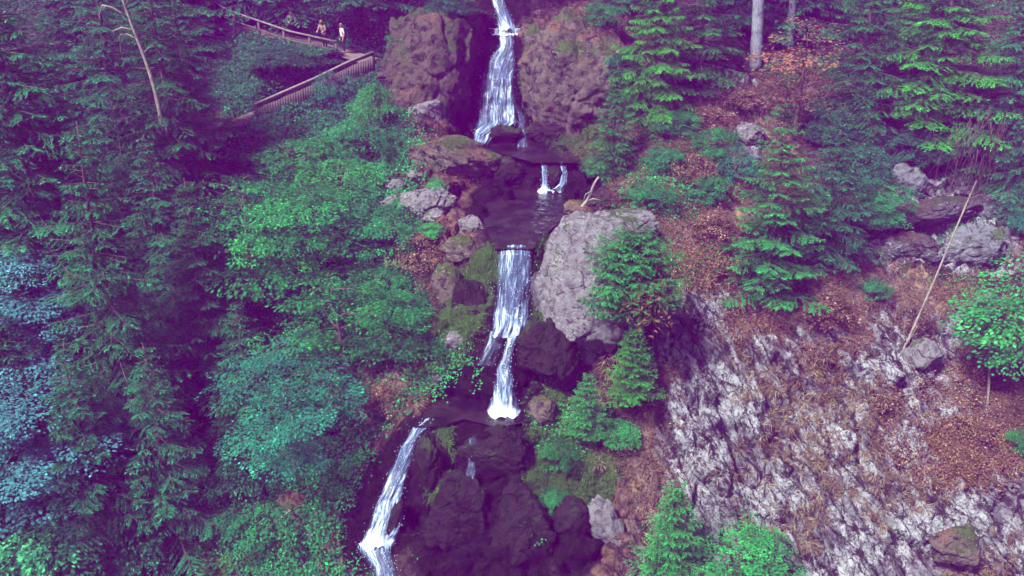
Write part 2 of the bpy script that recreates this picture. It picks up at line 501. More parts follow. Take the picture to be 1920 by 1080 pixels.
for a in [(1330, 330, 150, 170, 60), (1400, 480, 130, 70, 30), (1300, 200, 120, 80, 0), (1850, 800, 150, 130), (1600, 540, 170, 60, 10), (1270, 720, 70, 80), (1700, 600, 200, 60),
          (1100, 200, 130, 120), (830, 130, 130, 130), (860, 310, 120, 50), (800, 480, 90, 70), (1450, 140, 90, 70), (720, 720, 110, 90), (600, 1020, 120, 60), (1480, 620, 130, 90, 40), (1240, 860, 80, 110), (1800, 250, 140, 90)]:
    m_litter = np.maximum(m_litter, blob(*a) * .8)
for a in [(855, 130, 26, 90, 12), (1008, 560, 22, 80), (880, 560, 40, 70), (850, 640, 40, 40), (800, 880, 22, 100), (1020, 850, 50, 120), (985, 150, 20, 70), (915, 490, 22, 30), (800, 660, 50, 40), (1100, 900, 60, 70), (1080, 260, 70, 30), (440, 1000, 130, 100), (600, 450, 170, 200), (560, 180, 130, 110)]:
    m_moss = np.maximum(m_moss, blob(*a))
for a in [(880, 210, 30, 85, 8), (995, 190, 26, 90, -6), (935, 170, 55, 130), (1010, 330, 130, 45), (985, 275, 90, 24), (960, 540, 65, 110), (890, 590, 50, 80), (890, 720, 110, 80), (900, 950, 150, 190), (940, 700, 70, 90),
          (730, 930, 80, 150, 25), (1060, 960, 60, 110, -20), (950, 25, 50, 40), (980, 400, 110, 75)]:
    m_wet = np.maximum(m_wet, blob(*a))
px, py = px_, py_
m_lich = np.maximum(np.maximum(sstep(1150, 1260, px) * sstep(420, 540, py), blob(1740, 420, 180, 110)), blob(1370, 210, 70, 110))
m_wet *= 1 - blob(1085, 520, 60, 130, 0, .2)
# the ground's own roughness
flow = seg_dist(px, py, [(935, 0), (960, 55), (945, 90), (925, 265), (1030, 300), (1040, 360), (965, 460), (955, 620), (945, 780), (820, 790), (770, 830), (700, 1010), (745, 1090)])
calm = sstep(6, 42, flow)
# tilted coordinates along the strata of the right-hand slab (they run down and to the right)
c_, s_ = math.cos(R(62)), math.sin(R(62))
ua = gX * c_ - gS * s_; ub = gX * s_ + gS * c_
strat = fbm(ub * .9, ua * .16, gX * 0, 5, 21, True)
strat2 = fbm(ub * 2.6, ua * .7, gX * 0, 4, 31, True)
lump = fbm(gX * .28, gS * .28, gX * 0, 5, 41)
rough = fbm(gX * 1.1, gS * 1.1, gX * 0, 5, 51)
blocky = fbm(gX * .55, gS * .8, gX * 0, 4, 61, True)
right = sstep(1120, 1250, px) * sstep(480, 600, py)
wx, wy = fbm(gX * .8, gS * .8, gX * 0, 3, 71) * .5, fbm(gX * .8 + 7, gS * .8, gX * 0, 3, 73) * .5
fa, ra = facets(gX * .55 + wx, gS * .75 + wy, gX * 0, 101)
fb_, rb = facets(gX * 1.5 + wx * 2, gS * 1.9 + wy * 2, gX * 0, 111)
fs, rs = facets(ub * .85 + wx, ua * .33 + wy * .5, gX * 0, 121)
fs2, rs2 = facets(ub * 2.3 + wx, ua * 1.1 + wy, gX * 0, 131)
crk = lambda r, w_: sstep(0, w_, r) - 1
rel = .80 * fa + .34 * fb_ + .22 * crk(ra, .10) + .12 * crk(rb, .14)
rel_s = .95 * fs + .42 * fs2 + .30 * crk(rs, .10) + .14 * crk(rs2, .14) + .25 * (strat - .2)
gN = gN + calm * (.35 * lump + .20 * rough + np.maximum(m_rock, m_wet) * (rel * (1 - right) + right * rel_s) + .10 * fb_ * (1 - np.maximum(m_rock, m_wet)))
# level beds: paths and pools
def level(mask, zt, soft=1.0):
    global gN
    tgt = (zt - (O[2] + gS * stt)) / ct
    gN = gN * (1 - mask * soft) + tgt * mask * soft
for nm, poly, lpy, lY in POOLS:
    x, y, z = from_xsn(gX, gS, gN)
    px2, py2, _ = project(x, np.maximum(y, 22), z)
    ins = in_poly(px2, py2, poly)
    d = seg_dist(px2, py2, poly + poly[:1])
    mk = np.where(ins, sstep(0, 10, d) * .5 + .5, (1 - sstep(0, 7, d)) * .5)
    level(mk, LEVEL[nm] - .22 + .1 * rough)
PATHS = {
    'upper': [at(330, 25, 62), at(430, 45, 60.2), at(545, 72, 58.6), at(648, 100, 57), at(692, 114, 56.2)],
    'lower': [at(700, 122, 56.0), at(640, 150, 54.8), at(595, 172, 53.7), at(490, 212, 51.7), at(400, 252, 50)],
}
for nm, P in PATHS.items():
    x, y, z = from_xsn(gX, gS, gN)
    best = np.full(gX.shape, 1e9); zt = np.zeros(gX.shape)
    for a, b in zip(P[:-1], P[1:]):
        dx, dy = b[0] - a[0], b[1] - a[1]
        t = np.clip(((x - a[0]) * dx + (y - a[1]) * dy) / (dx * dx + dy * dy), 0, 1)
        d = np.hypot(x - a[0] - t * dx, y - a[1] - t * dy)
        zt = np.where(d < best, a[2] + t * (b[2] - a[2]), zt); best = np.minimum(best, d)
    level(1 - sstep(1.0, 1.7, best), zt - .06)
GX, GY, GZ = from_xsn(gX, gS, gN)
PXF, PYF, _ = project(GX, np.maximum(GY, 22), GZ)
# normals of the sheet
_P = np.stack([GX, GY, GZ], -1)
_u = np.gradient(_P, axis=1); _v = np.gradient(_P, axis=0)
GNRM = np.cross(_u, _v); GNRM /= np.linalg.norm(GNRM, axis=-1)[..., None]

def n_at(xq, sq):
    i = np.clip(np.searchsorted(XS, xq) - 1, 0, len(XS) - 2); j = np.clip(np.searchsorted(SS, sq) - 1, 0, len(SS) - 2)
    fu = np.clip((xq - XS[i]) / (XS[i + 1] - XS[i]), 0, 1); fv = np.clip((sq - SS[j]) / (SS[j + 1] - SS[j]), 0, 1)
    return (gN[j, i] * (1 - fu) + gN[j, i + 1] * fu) * (1 - fv) + (gN[j + 1, i] * (1 - fu) + gN[j + 1, i + 1] * fu) * fv
_T = np.linspace(22, 110, 900)
def hit(px, py):
    """the point of the hillside seen at a pixel"""
    r = ray(px, py)
    T = _T
    for k in range(3):
        P = r[None] * T[:, None]; P[:, 2] += CZ
        xq, sq, nq = to_xsn(P)
        below = nq < n_at(xq, sq)
        i = int(np.argmax(below)) if below.any() else len(T) - 1
        i = max(i, 1)
        T = np.linspace(T[i - 1], T[i], 24)
    p = r * T[-1]; p[2] += CZ
    return p
def pxm(p):
    return FP / (p[1] * cp - (p[2] - CZ) * sp)     # pixels per metre at a point

# hillside material
def ground_mat():
    b = NB('hillside ground')
    o = b.obj()
    rock, lit, moss, wet, lic = [b.attr(k) for k in ('rock', 'litter', 'moss', 'wet', 'lichen')]
    n0 = b.noise(o, .45, 4)
    n1 = b.noise(o, 1.6, 6, .62, .3)
    n2 = b.noise(o, 5.5, 5, .7)
    n3 = b.noise(o, 13.0, 3, .7)
    # along the strata
    sv = b.n('Attribute', attribute_name='strata').outputs['Vector']
    sn = b.noise(b.stretch(sv, (1.9, .9, 1)), 1.3, 7, .68, .5)
    sn2 = b.noise(b.stretch(sv, (1.6, .8, 1)), 4.0, 5, .7, .3)
    soil = b.mix(b.step(n2, .35, .65), (.010, .006, .008), (.050, .032, .032))
    litc = b.mix(b.step(n3, .38, .6), (.034, .022, .023), (.135, .095, .086))
    litc = b.mix(b.step(n1, .50, .66), litc, (.23, .15, .105))
    litc = b.mix(b.step(n2, .60, .70), litc, (.025, .016, .018))
    mossc = b.mix(b.step(n2, .35, .65), (.012, .024, .008), (.045, .09, .018))
    rk = b.mix(b.step(sn, .39, .54), (.026, .019, .026), (.140, .132, .170))
    lich = b.math('ADD', b.math('MULTIPLY', sn, .45), b.math('ADD', b.math('MULTIPLY', n3, .22), b.math('MULTIPLY', sn2, .33)))
    lf = b.step(b.math('ADD', b.math('ADD', lich, b.math('MULTIPLY', b.math('SUBTRACT', lic, 1.0), .12)), b.math('MULTIPLY', b.math('SUBTRACT', n0, .5), .50)), .485, .56)
    rk0 = b.mix(b.step(n1, .40, .6), (.045, .024, .022), (.125, .072, .058))
    rk = b.mix(lic, rk0, rk)
    rk = b.mix(lf, rk, b.mix(n2, (.19, .19, .235), (.35, .35, .415)))
    wv = b.n('Mix', data_type='VECTOR', ins={0: .30, 4: sv, 5: b.n('TexNoise', ins={'Vector': sv, 'Scale': 1.1, 'Detail': 5.0}).outputs['Color']}).outputs[1]
    ck = b.n('TexVoronoi', feature='DISTANCE_TO_EDGE', ins={'Vector': b.stretch(wv, (1.5, .45, .8)), 'Scale': 1.0}).outputs['Distance']
    ck2 = b.n('TexVoronoi', feature='DISTANCE_TO_EDGE', ins={'Vector': b.stretch(wv, (3.4, 1.5, 1.6)), 'Scale': 1.3}).outputs['Distance']
    ckf = b.math('MULTIPLY', b.step(b.math('ADD', ck, b.math('MULTIPLY', b.math('SUBTRACT', n2, .42), .22)), .0, .06), b.math('MULTIPLY_ADD', b.step(b.math('ADD', ck2, b.math('MULTIPLY', b.math('SUBTRACT', n3, .4), .3)), .0, .08), .6, .4))
    rk = b.mix(ckf, (.034, .025, .032), rk)
    rk = b.mix(b.step(sn2, .58, .66), rk, (.045, .024, .022))
    c = b.mix(b.step(b.math('ADD', lit, b.math('MULTIPLY', b.math('SUBTRACT', n1, .5), 1.2)), .35, .55), soil, litc)
    c = b.mix(b.step(b.math('ADD', rock, b.math('MULTIPLY', b.math('SUBTRACT', n1, .5), 1.6)), .45, .6), c, rk)
    c = b.mix(b.step(b.math('ADD', moss, b.math('MULTIPLY', b.math('SUBTRACT', n1, .5), 1.7)), .55, .75), c, mossc)
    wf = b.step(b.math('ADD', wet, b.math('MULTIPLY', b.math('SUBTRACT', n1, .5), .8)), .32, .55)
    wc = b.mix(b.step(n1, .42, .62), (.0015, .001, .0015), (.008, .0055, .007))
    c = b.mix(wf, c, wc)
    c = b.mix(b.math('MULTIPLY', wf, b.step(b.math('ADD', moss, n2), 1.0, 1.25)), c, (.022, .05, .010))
    rg = b.math('SUBTRACT', .92, b.math('MULTIPLY', wf, .45))
    h = b.math('ADD', b.math('MULTIPLY', n1, .5), b.math('ADD', b.math('MULTIPLY', n2, .35), b.math('ADD', b.math('MULTIPLY', sn2, .35), b.math('MULTIPLY', b.math('MULTIPLY', ckf, rock), .35))))
    return b.done(b.principled(c, rg, b.bump(h, 1.0, .35), .08))
ni, nj = gX.shape[1], gX.shape[0]
ii, jj = np.meshgrid(np.arange(ni - 1), np.arange(nj - 1))
base = (jj * ni + ii).ravel()
Fq = np.stack([base, base + 1, base + ni + 1, base + ni], -1)
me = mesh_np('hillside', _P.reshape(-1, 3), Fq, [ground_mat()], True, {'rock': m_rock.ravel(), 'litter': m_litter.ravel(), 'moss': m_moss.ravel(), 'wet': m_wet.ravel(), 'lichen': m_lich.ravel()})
at_ = me.attributes.new('strata', 'FLOAT_VECTOR', 'POINT')
at_.data.foreach_set('vector', np.stack([ub, ua, gN], -1).astype(np.float32).ravel())
hill = tag(link('hillside', me), kind='structure')

# ------------------------------------------------------------------ paths
for nm, P in PATHS.items():
    P = np.array(P); tt = np.linspace(0, len(P) - 1, 40)
    C = np.stack([np.interp(tt, np.arange(len(P)), P[:, k]) for k in range(3)], -1)
    T = np.gradient(C, axis=0); T[:, 2] = 0; T /= np.linalg.norm(T, axis=1)[:, None]
    Sd = np.stack([-T[:, 1], T[:, 0], T[:, 2] * 0], -1)
    W = np.linspace(-1, 1, 7)
    V = C[:, None] + Sd[:, None] * W[None, :, None]
    V[:, :, 2] += .01 + .03 * (1 - W[None] ** 2) + .015 * vnoise(V[..., 0] * 2, V[..., 1] * 2, V[..., 2] * 0)
    i, j = np.meshgrid(np.arange(6), np.arange(39)); b0 = (j * 7 + i).ravel()
    tag(link('path', mesh_np('path', V.reshape(-1, 3), np.stack([b0, b0 + 1, b0 + 8, b0 + 7], -1), [M['pathmat']], True)), kind='structure')

# ------------------------------------------------------------------ water
def pool_mat():
    b = NB('dark pool water')
    o = b.obj()
    n = b.noise(b.stretch(o, (1, .5, 1)), 2.6, 5, .6, 1.2)
    n2 = b.noise(o, .8, 3)
    c = b.mix(b.step(n2, .42, .62), (.004, .003, .006), (.016, .012, .014))
    return b.done(b.principled(c, .05, b.bump(n, .6, .12), .5))
M['pool'] = pool_mat()
for nm, poly, lpy, lY in POOLS:
    cen = np.mean(poly, axis=0)
    pts = []
    for a, b_ in poly:
        q = cen + (np.array([a, b_]) - cen) * 1.06
        r = ray(*q); t = (LEVEL[nm] - CZ) / r[2]
        pts.append((r[0] * t, r[1] * t, LEVEL[nm]))
    bm = bmesh.new()
    f = bm.faces.new([bm.verts.new(p) for p in pts])
    bmesh.ops.triangulate(bm, faces=[f])
    me = bpy.data.meshes.new('water'); bm.to_mesh(me); bm.free(); me.materials.append(M['pool'])
    tag(link('water', me), kind='structure')

def fall_mat(name, cover, white):
    b = NB(name)
    uv = b.n('UVMap').outputs[0]
    foam = b.attr('foam'); body = b.attr('body')
    s1 = b.noise(b.stretch(uv, (7.5, .55, 1)), 1.0, 5, .62, .35)
    s2 = b.noise(b.stretch(uv, (15, 2.0, 1)), 1.0, 4, .7, .3)
    s3 = b.noise(b.stretch(uv, (2.2, .9, 1)), 1.0, 3, .5)
    v = b.math('ADD', b.math('MULTIPLY', s1, .45), b.math('ADD', b.math('MULTIPLY', s2, .35), b.math('MULTIPLY', s3, .2)))
    v = b.math('ADD', v, b.math('MULTIPLY', foam, .35))
    al = b.step(v, .54 - cover * .2, .72 - cover * .2)
    c = b.mix(b.step(v, .50, .68), (white[0] * .22, white[1] * .28, white[2] * .45), white)
    sh = b.principled(c, .35, b.bump(v, .6, .1), .5)
    tr = b.n('BsdfTransparent').outputs[0]
    thin = b.n('MixShader', ins={0: b.math('MAXIMUM', b.math('MULTIPLY', al, .96), b.math('MULTIPLY', body, b.step(v, .30, .50))), 1: tr, 2: sh}).outputs[0]
    return b.done(thin)
M['fall'] = fall_mat('white falling water', .60, (.50, .60, .78))
M['fall_thin'] = fall_mat('thin falling water', .40, (.30, .36, .50))

def waterfall(rows, label, mat, foam_ends=(0.0, .5), lift=.14, drops=400, nu=26):
    """rows: (left, right, py) down the fall; the sheet bulges off the rock and dives into it at both sides"""
    rows = np.array(rows, float)
    d = np.concatenate([[0], np.cumsum(np.hypot(np.diff((rows[:, 0] + rows[:, 1]) / 2), np.diff(rows[:, 2])))])
    nv = int(max(24, d[-1] / 2.2))
    t = np.linspace(0, d[-1], nv)
    L, Rr, Yp = [np.interp(t, d, rows[:, k]) for k in range(3)]
    P = np.zeros((nv, 3, 3))
    for k in range(nv):
        for m, f in enumerate((.15, .5, .85)):
            P[k, m] = hit(L[k] + (Rr[k] - L[k]) * f, Yp[k])
    D = P[:, :, 1].mean(1)
    Dm = np.minimum(P[:, :, 1].min(1), D)
    ker = np.ones(9) / 9
    D = np.convolve(np.pad(Dm, 4, 'edge'), ker, 'valid')
    V = np.zeros((nv, nu, 3)); UV = np.zeros((nv, nu, 2)); FO = np.zeros((nv, nu))
    u = np.linspace(0, 1, nu)
    ln = np.linspace(0, 1, nv)
    z0 = u * 0 + rows[0, 2]
    lipn = 5 * vnoise(u * 5, z0, z0, 1) + 3 * vnoise(u * 11, z0, z0, 2); endn = 9 * vnoise(u * 5, z0, z0, 3) + 5 * vnoise(u * 12, z0, z0, 4)
    lipn = lipn * .4; endn = endn * .55
    if d[-1] < 40: lipn = lipn * .3; endn = endn * .3
    for k in range(nv):
        for m in range(nu):
            b_ = 1 - (2 * u[m] - 1) ** 4
            V[k, m] = at(L[k] + (Rr[k] - L[k]) * u[m], Yp[k] + lipn[m] * math.exp(-ln[k] * 12) + endn[m] * math.exp(-(1 - ln[k]) * 12), D[k] - lift * 2.0 * b_ - .02)
    sc = 1 / pxm(V[nv // 2, nu // 2])
    UV[:, :, 0] = (u[None] - .5) * (Rr - L)[:, None] * sc
    UV[:, :, 1] = (t * sc)[:, None]
    amp = .05 + .10 * ln[:, None]
    V[:, :, 1] -= amp * (vnoise(UV[..., 0] * 5, UV[..., 1] * .8, UV[..., 0] * 0, 5) + .6 * vnoise(UV[..., 0] * 9, UV[..., 1] * 2.5, UV[..., 0] * 0, 6))
    V[:, :, 0] += .05 * vnoise(UV[..., 0] * 3, UV[..., 1] * 2.0, UV[..., 0] * 0, 8)
    FO = foam_ends[0] * np.exp(-ln * 14)[:, None] + foam_ends[1] * np.exp(-(1 - ln) * 6)[:, None] + 0 * FO
    edge = np.abs(2 * u - 1)[None]
    FO = FO - .55 * sstep(.62, 1.0, edge) - .0 * ln[:, None]
    i, j = np.meshgrid(np.arange(nu - 1), np.arange(nv - 1)); b0 = (j * nu + i).ravel()
    Q = np.stack([b0, b0 + nu, b0 + nu + 1, b0 + 1], -1)
    drops = drops // 4
    # thrown drops
    k = RNG.integers(0, nv, drops); m = RNG.integers(0, nu, drops)
    c = V[k, m] + RNG.normal(0, .07, (drops, 3)) + np.array([0, -.12, 0])
    r = RNG.uniform(.006, .017, drops)
    octa = np.array([[1, 0, 0], [-1, 0, 0], [0, 1, 0], [0, -1, 0], [0, 0, 2.2], [0, 0, -2.2]])
    ov = (c[:, None] + octa[None] * r[:, None, None]).reshape(-1, 3)
    of = np.array([[0, 2, 4], [2, 1, 4], [1, 3, 4], [3, 0, 4], [2, 0, 5], [1, 2, 5], [3, 1, 5], [0, 3, 5]])
    T3 = (of[None] + (np.arange(drops) * 6)[:, None, None]).reshape(-1, 3) + nv * nu
    allv = np.concatenate([V.reshape(-1, 3), ov])
    uv = np.concatenate([UV.reshape(-1, 2), np.zeros((len(ov), 2))])
    fo = np.concatenate([FO.ravel(), np.ones(len(ov))])
    me = mesh_np('waterfall', allv, [Q, T3], [mat], True, {'foam': fo, 'body': np.concatenate([((.36 if mat is M['fall'] else .3) * (1 - sstep(.45, .95, edge)) + 0 * FO).ravel(), np.ones(len(ov))])}, uv)
    return tag(link('waterfall', me), label, 'waterfall', 'cascades of the stream')

waterfall([(915, 945, -14), (920, 952, 10), (928, 962, 30), (932, 974, 56)], 'topmost short cascade entering at the top edge above the stone weir', M['fall'], (.2, .4), drops=250)
waterfall([(918, 980, 53), (919, 979, 60), (921, 976, 66)], 'bright narrow lip of water crossing the stone weir', M['fall'], (1, 1), .06, 120)
waterfall([(934, 966, 66), (932, 968, 88), (914, 970, 108), (896, 972, 140), (888, 975, 190), (884, 978, 230), (886, 930, 250), (886, 918, 270)], 'tall fan shaped cascade widening between two brown rock domes', M['fall'], (.1, .15), .2, 900, 40)
waterfall([(966, 974, 196), (970, 988, 225), (972, 990, 262), (964, 1000, 286)], 'faint thin spill beside the black boulder at the foot of the fan cascade', M['fall_thin'], (0, .3), .08, 120)
waterfall([(1013, 1029, 302), (1014, 1029, 325), (1014, 1030, 350), (1000, 1042, 364)], 'left one of the twin little spouts pouring into the middle pool', M['fall'], (.2, .9), .1, 200)
waterfall([(1050, 1062, 304), (1050, 1066, 325), (1046, 1066, 342), (1034, 1064, 358)], 'right one of the twin little spouts curving into the middle pool', M['fall'], (.2, .5), .1, 150)
waterfall([(932, 1004, 461), (930, 1004, 475), (924, 1003, 520), (921, 1000, 570), (918, 995, 610), (916, 988, 630)], 'straight veil cascade dropping from the middle pool beside the big grey boulder', M['fall'], (.05, .30), .2, 700, 34)
waterfall([(916, 958, 622), (906, 950, 645), (896, 940, 668), (892, 935, 686)], 'thin blue water film sliding over the rock left of the lower chute', M['fall_thin'], (.2, 0), .06, 60)
waterfall([(952, 976, 628), (944, 968, 650), (930, 966, 690), (923, 970, 730), (918, 976, 760), (905, 984, 785)], 'foaming white chute under the dark round boulder', M['fall'], (.4, 1.1), .2, 700)
waterfall([(880, 898, 822), (876, 896, 850), (872, 898, 880), (872, 892, 908)], 'faint trickle down the black rock face in the middle', M['fall_thin'], (0, 0), .05, 40)
waterfall([(796, 822, 787), (770, 808, 800), (754, 788, 830), (735, 778, 870), (714, 766, 910), (697, 750, 955), (683, 738, 995), (668, 744, 1026)], 'long slanting cascade sliding down the lower left rock chute', M['fall'], (.1, .5), .16, 800)
waterfall([(752, 760, 945), (740, 756, 975), (728, 752, 1000), (712, 744, 1022)], 'short side spout joining the slanting cascade from the right', M['fall'], (0, .5), .1, 120)
waterfall([(668, 742, 1018), (670, 740, 1035), (690, 745, 1060), (705, 752, 1100)], 'lowest foaming cascade leaving at the bottom edge', M['fall'], (.6, .2), .16, 500)

# ------------------------------------------------------------------ boulders
def rock_mesh(seed, sub=5, cuts=15, amp=.10, flat=.58, brk=1.0):
    bm = bmesh.new()
    bmesh.ops.create_icosphere(bm, subdivisions=sub, radius=1.0)
    V = np.array([v.co[:] for v in bm.verts])
    Fs = np.array([[v.index for v in f.verts] for f in bm.faces])
    bm.free()
    rg = np.random.default_rng(seed)
    for _ in range(cuts):
        d = rg.normal(size=3); d /= np.linalg.norm(d)
        h = rg.uniform(flat, .95)
        ex = np.maximum(V @ d - h, 0)
        V = V - d[None] * ex[:, None] * .85
    k = seed * 3.7
    f1, r1 = facets(V[:, 0] * 1.15 + k, V[:, 1] * 1.15, V[:, 2] * 1.15, seed + 200)
    f2, r2 = facets(V[:, 0] * 4.2 + k, V[:, 1] * 4.2, V[:, 2] * 4.2, seed + 300)
    V = V * (1 + brk * .16 * f1 + brk * .07 * f2 + .045 * (sstep(0, .08, r1) - 1) + .03 * (sstep(0, .12, r2) - 1))[:, None]
    V = V * (1 + amp * fbm(V[:, 0] * 1.3 + k, V[:, 1] * 1.3, V[:, 2] * 1.3, 5, seed) + amp * .45 * fbm(V[:, 0] * 4 + k, V[:, 1] * 4, V[:, 2] * 4, 4, seed + 3, True))[:, None]
    return V, Fs
_rc = {}
def boulder(cx, cy, wp, hp, mat, label, seed, depth=.9, group='boulders along the stream', sink=.25, roll=0, dY=0, flat=.58, brk=1.0):
    """a rock covering wp x hp pixels round (cx, cy)"""
    key = (seed, mat)
    if key not in _rc:
        big = wp > 90
        V, Fs = rock_mesh(seed, 6 if big else 5, flat=flat, brk=brk)
        _rc[key] = mesh_np('boulder', V, Fs, [M[mat]], True)
    p = hit(cx, cy)
    k = pxm(p)
    hw, hh = wp / 2 / k, hp / 2 / k
    hd = depth * (hw + hh) / 2
    r = ray(cx, cy); r /= np.linalg.norm(r)
    p = p + r * (hd * (sink - .55)) + np.array([0, dY, 0])
    o = link('boulder', _rc[key])
    o.location = p
    o.scale = (hw * 1.02, hd, hh * 1.02)
    o.rotation_euler = (R(-PITCH * .6), R(roll), 0)
    return tag(o, label, 'boulder', group)

boulder(808, 125, 180, 200, 'rock_umber', 'huge brown rock dome left of the tall fan cascade', 51, .8, sink=.62, roll=10)
boulder(875, 40, 70, 80, 'rock_umber', 'brown rock shoulder left of the stone weir', 52, .8, sink=.4)
boulder(770, 195, 90, 80, 'rock_umber', 'rusty block below the left rock dome', 53, .7, sink=.4)
boulder(1085, 150, 235, 255, 'rock_brown', 'huge rounded brown rock dome right of the tall fan cascade', 54, .7, sink=.42, roll=-8, flat=.72, brk=.7)
boulder(1040, 245, 110, 60, 'rock_dark', 'dark overhanging rock under the right rock dome', 55, .7, sink=.4)
boulder(1000, 85, 50, 80, 'rock_brown', 'narrow brown rib right of the stone weir', 57, .7, sink=.3)
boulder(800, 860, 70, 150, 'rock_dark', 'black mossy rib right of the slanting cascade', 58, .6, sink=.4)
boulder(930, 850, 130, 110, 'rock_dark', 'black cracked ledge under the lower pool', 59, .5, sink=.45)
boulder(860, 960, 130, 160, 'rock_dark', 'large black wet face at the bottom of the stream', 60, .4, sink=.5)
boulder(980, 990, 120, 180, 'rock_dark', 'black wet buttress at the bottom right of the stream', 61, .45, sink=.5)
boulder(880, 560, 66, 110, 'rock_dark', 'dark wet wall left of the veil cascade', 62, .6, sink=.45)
boulder(840, 540, 70, 90, 'rock_brown', 'brown grassy block left of the veil cascade', 63, .6, sink=.4)
boulder(1150, 560, 110, 150, 'rock_grey', 'grey shoulder of rock behind the round spruce bush', 64, .6, sink=.4)
boulder(1105, 545, 215, 310, 'rock_grey', 'large pale grey boulder leaning right of the veil cascade', 1, .7, sink=.34, roll=10, flat=.66, brk=.35)
boulder(1170, 425, 150, 70, 'rock_grey', 'pale flat topped boulder above the round spruce bush', 2, 1.0, sink=.4)
boulder(1026, 655, 122, 128, 'rock_dark', 'dark round boulder right of the foaming chute', 3, .9, sink=.1)
boulder(1112, 645, 100, 80, 'rock_grey', 'grey rock tucked between the dark round boulder and the young spruce', 4, .7)
boulder(943, 254, 68, 40, 'rock_dark', 'black boulder at the foot of the tall fan cascade', 5, 1.0, sink=-.1)
boulder(860, 296, 200, 84, 'rock_brown', 'long brown rock ledge left of the upper pool', 6, .7, sink=.3, roll=14)
boulder(946, 322, 74, 62, 'rock_dark', 'dark block beside the twin spouts', 7, .8)
boulder(1040, 333, 26, 50, 'rock_dark', 'dark pillar of rock between the twin spouts', 8, .8, sink=.5)
boulder(1025, 362, 40, 12, 'rock_dark', 'low black stone in the foam below the twin spouts', 9, 1.0)
boulder(800, 388, 104, 70, 'rock_grey', 'pale grey boulder on the grassy left bank of the middle pool', 10, .8)
boulder(812, 408, 42, 40, 'rock_grey', 'white streaked stone below the pale left bank boulder', 11, .8)
boulder(748, 350, 50, 26, 'rock_grey', 'small dark topped stone on the left bank', 12, .9)
boulder(678, 327, 26, 20, 'rock_grey', 'small pale stone among the left bank bushes', 13, .9)
boulder(780, 330, 30, 22, 'rock_grey', 'small grey stone above the pale left bank boulder', 14, .9)
boulder(738, 385, 110, 34, 'rock_grey', 'tan tilted slab at the edge of the left bank bushes', 15, .6, roll=-28)
boulder(885, 425, 64, 48, 'rock_grey', 'mossy tan rock at the left rim of the middle pool', 16, .8)
boulder(870, 470, 80, 60, 'rock_brown', 'yellow mossy rock left of the veil cascade lip', 17, .8, sink=.4)
boulder(1085, 390, 50, 36, 'rock_brown', 'rusty stone at the right rim of the middle pool', 18, .8)
boulder(852, 637, 46, 36, 'rock_grey', 'light grey stone left of the veil cascade foot', 19, .8)
boulder(818, 712, 32, 26, 'rock_grey', 'pinkish stone on the mossy bank above the lower pool', 20, .8)
boulder(975, 408, 44, 10, 'rock_dark', 'flat mossy stone breaking the surface of the middle pool', 21, 1.2)
boulder(1075, 975, 90, 90, 'rock_dark', 'dark pointed rock at the bottom between moss and grey slab', 25, .7, sink=.3, roll=-30)
boulder(1020, 770, 60, 60, 'rock_brown', 'brown mossy rock right of the lower pool', 26, .8)
boulder(738, 975, 26, 80, 'rock_dark', 'thin black rib of rock splitting the slanting cascade', 27, .8, roll=22, sink=.2)
boulder(1362, 158, 44, 52, 'rock_grey', 'pale upright rock near the grey trunk on the upper right slope', 28, .8, 'rocks on the right slope')
boulder(1405, 250, 56, 44, 'rock_grey', 'grey cracked rock left of the tall layered spruce', 29, .8, 'rocks on the right slope')
boulder(1395, 300, 60, 60, 'rock_blue', 'bluish block under the grey cracked rock', 30, .8, 'rocks on the right slope')
boulder(1690, 345, 90, 80, 'rock_blue', 'pale blocky top corner of the dark layered cliff under the bright spruce', 31, .7, 'rocks on the right slope')
boulder(1790, 350, 200, 70, 'rock_strata', 'topmost dark ledge of the layered cliff behind the leaning dead pole', 65, .6, 'rocks on the right slope', roll=-4)
boulder(1740, 400, 220, 60, 'rock_strata', 'long dark overhanging ledge in the middle of the layered cliff', 32, .7, 'rocks on the right slope', roll=-7)
boulder(1880, 400, 110, 80, 'rock_strata', 'dark ledge at the right end of the layered cliff', 66, .7, 'rocks on the right slope')
boulder(1700, 470, 130, 70, 'rock_strata', 'white streaked low wall at the foot of the layered cliff', 34, .6, 'rocks on the right slope')
boulder(1610, 470, 80, 60, 'rock_strata', 'dark rock under the right side of the dark layered spruce', 67, .6, 'rocks on the right slope')
boulder(1828, 462, 150, 92, 'rock_blue', 'smooth grey slab behind the leaning dead pole', 33, .6, 'rocks on the right slope', roll=-10)
boulder(1850, 575, 80, 60, 'rock_grey', 'mottled rock beneath the bright green right edge branches', 35, .8, 'rocks on the right slope')
boulder(1730, 665, 70, 60, 'rock_grey', 'pale ribbed rock at the foot of the leaning dead pole', 36, .8, 'rocks on the right slope')
boulder(1795, 1030, 96, 100, 'rock_brown', 'rust capped rock at the bottom right', 37, .8, sink=.5, group= 'rocks on the right slope')
boulder(1130, 985, 80, 130, 'rock_grey', 'grey slanted slab left of the lowest young spruce', 39, .5, 'rocks on the right slope', roll=-25)
boulder(1080, 105, 46, 34, 'rock_grey', 'small grey stone on the upper right rock dome', 40, .7, 'rocks on the right slope')
boulder(800, 210, 90, 50, 'rock_grey', 'grey ledge under the upper left rock dome', 41, .7)
boulder(290, 955, 46, 26, 'rock_grey', 'pale stone below the lower left leafy bush', 42, .8, 'stones in the lower left shade')
boulder(555, 950, 90, 50, 'rock_brown', 'dim brown slab under the teal beech', 43, .7, 'stones in the lower left shade', roll=30)
boulder(585, 997, 24, 20, 'rock_grey', 'little white stone left of the slanting cascade', 44, .8, 'stones in the lower left shade')
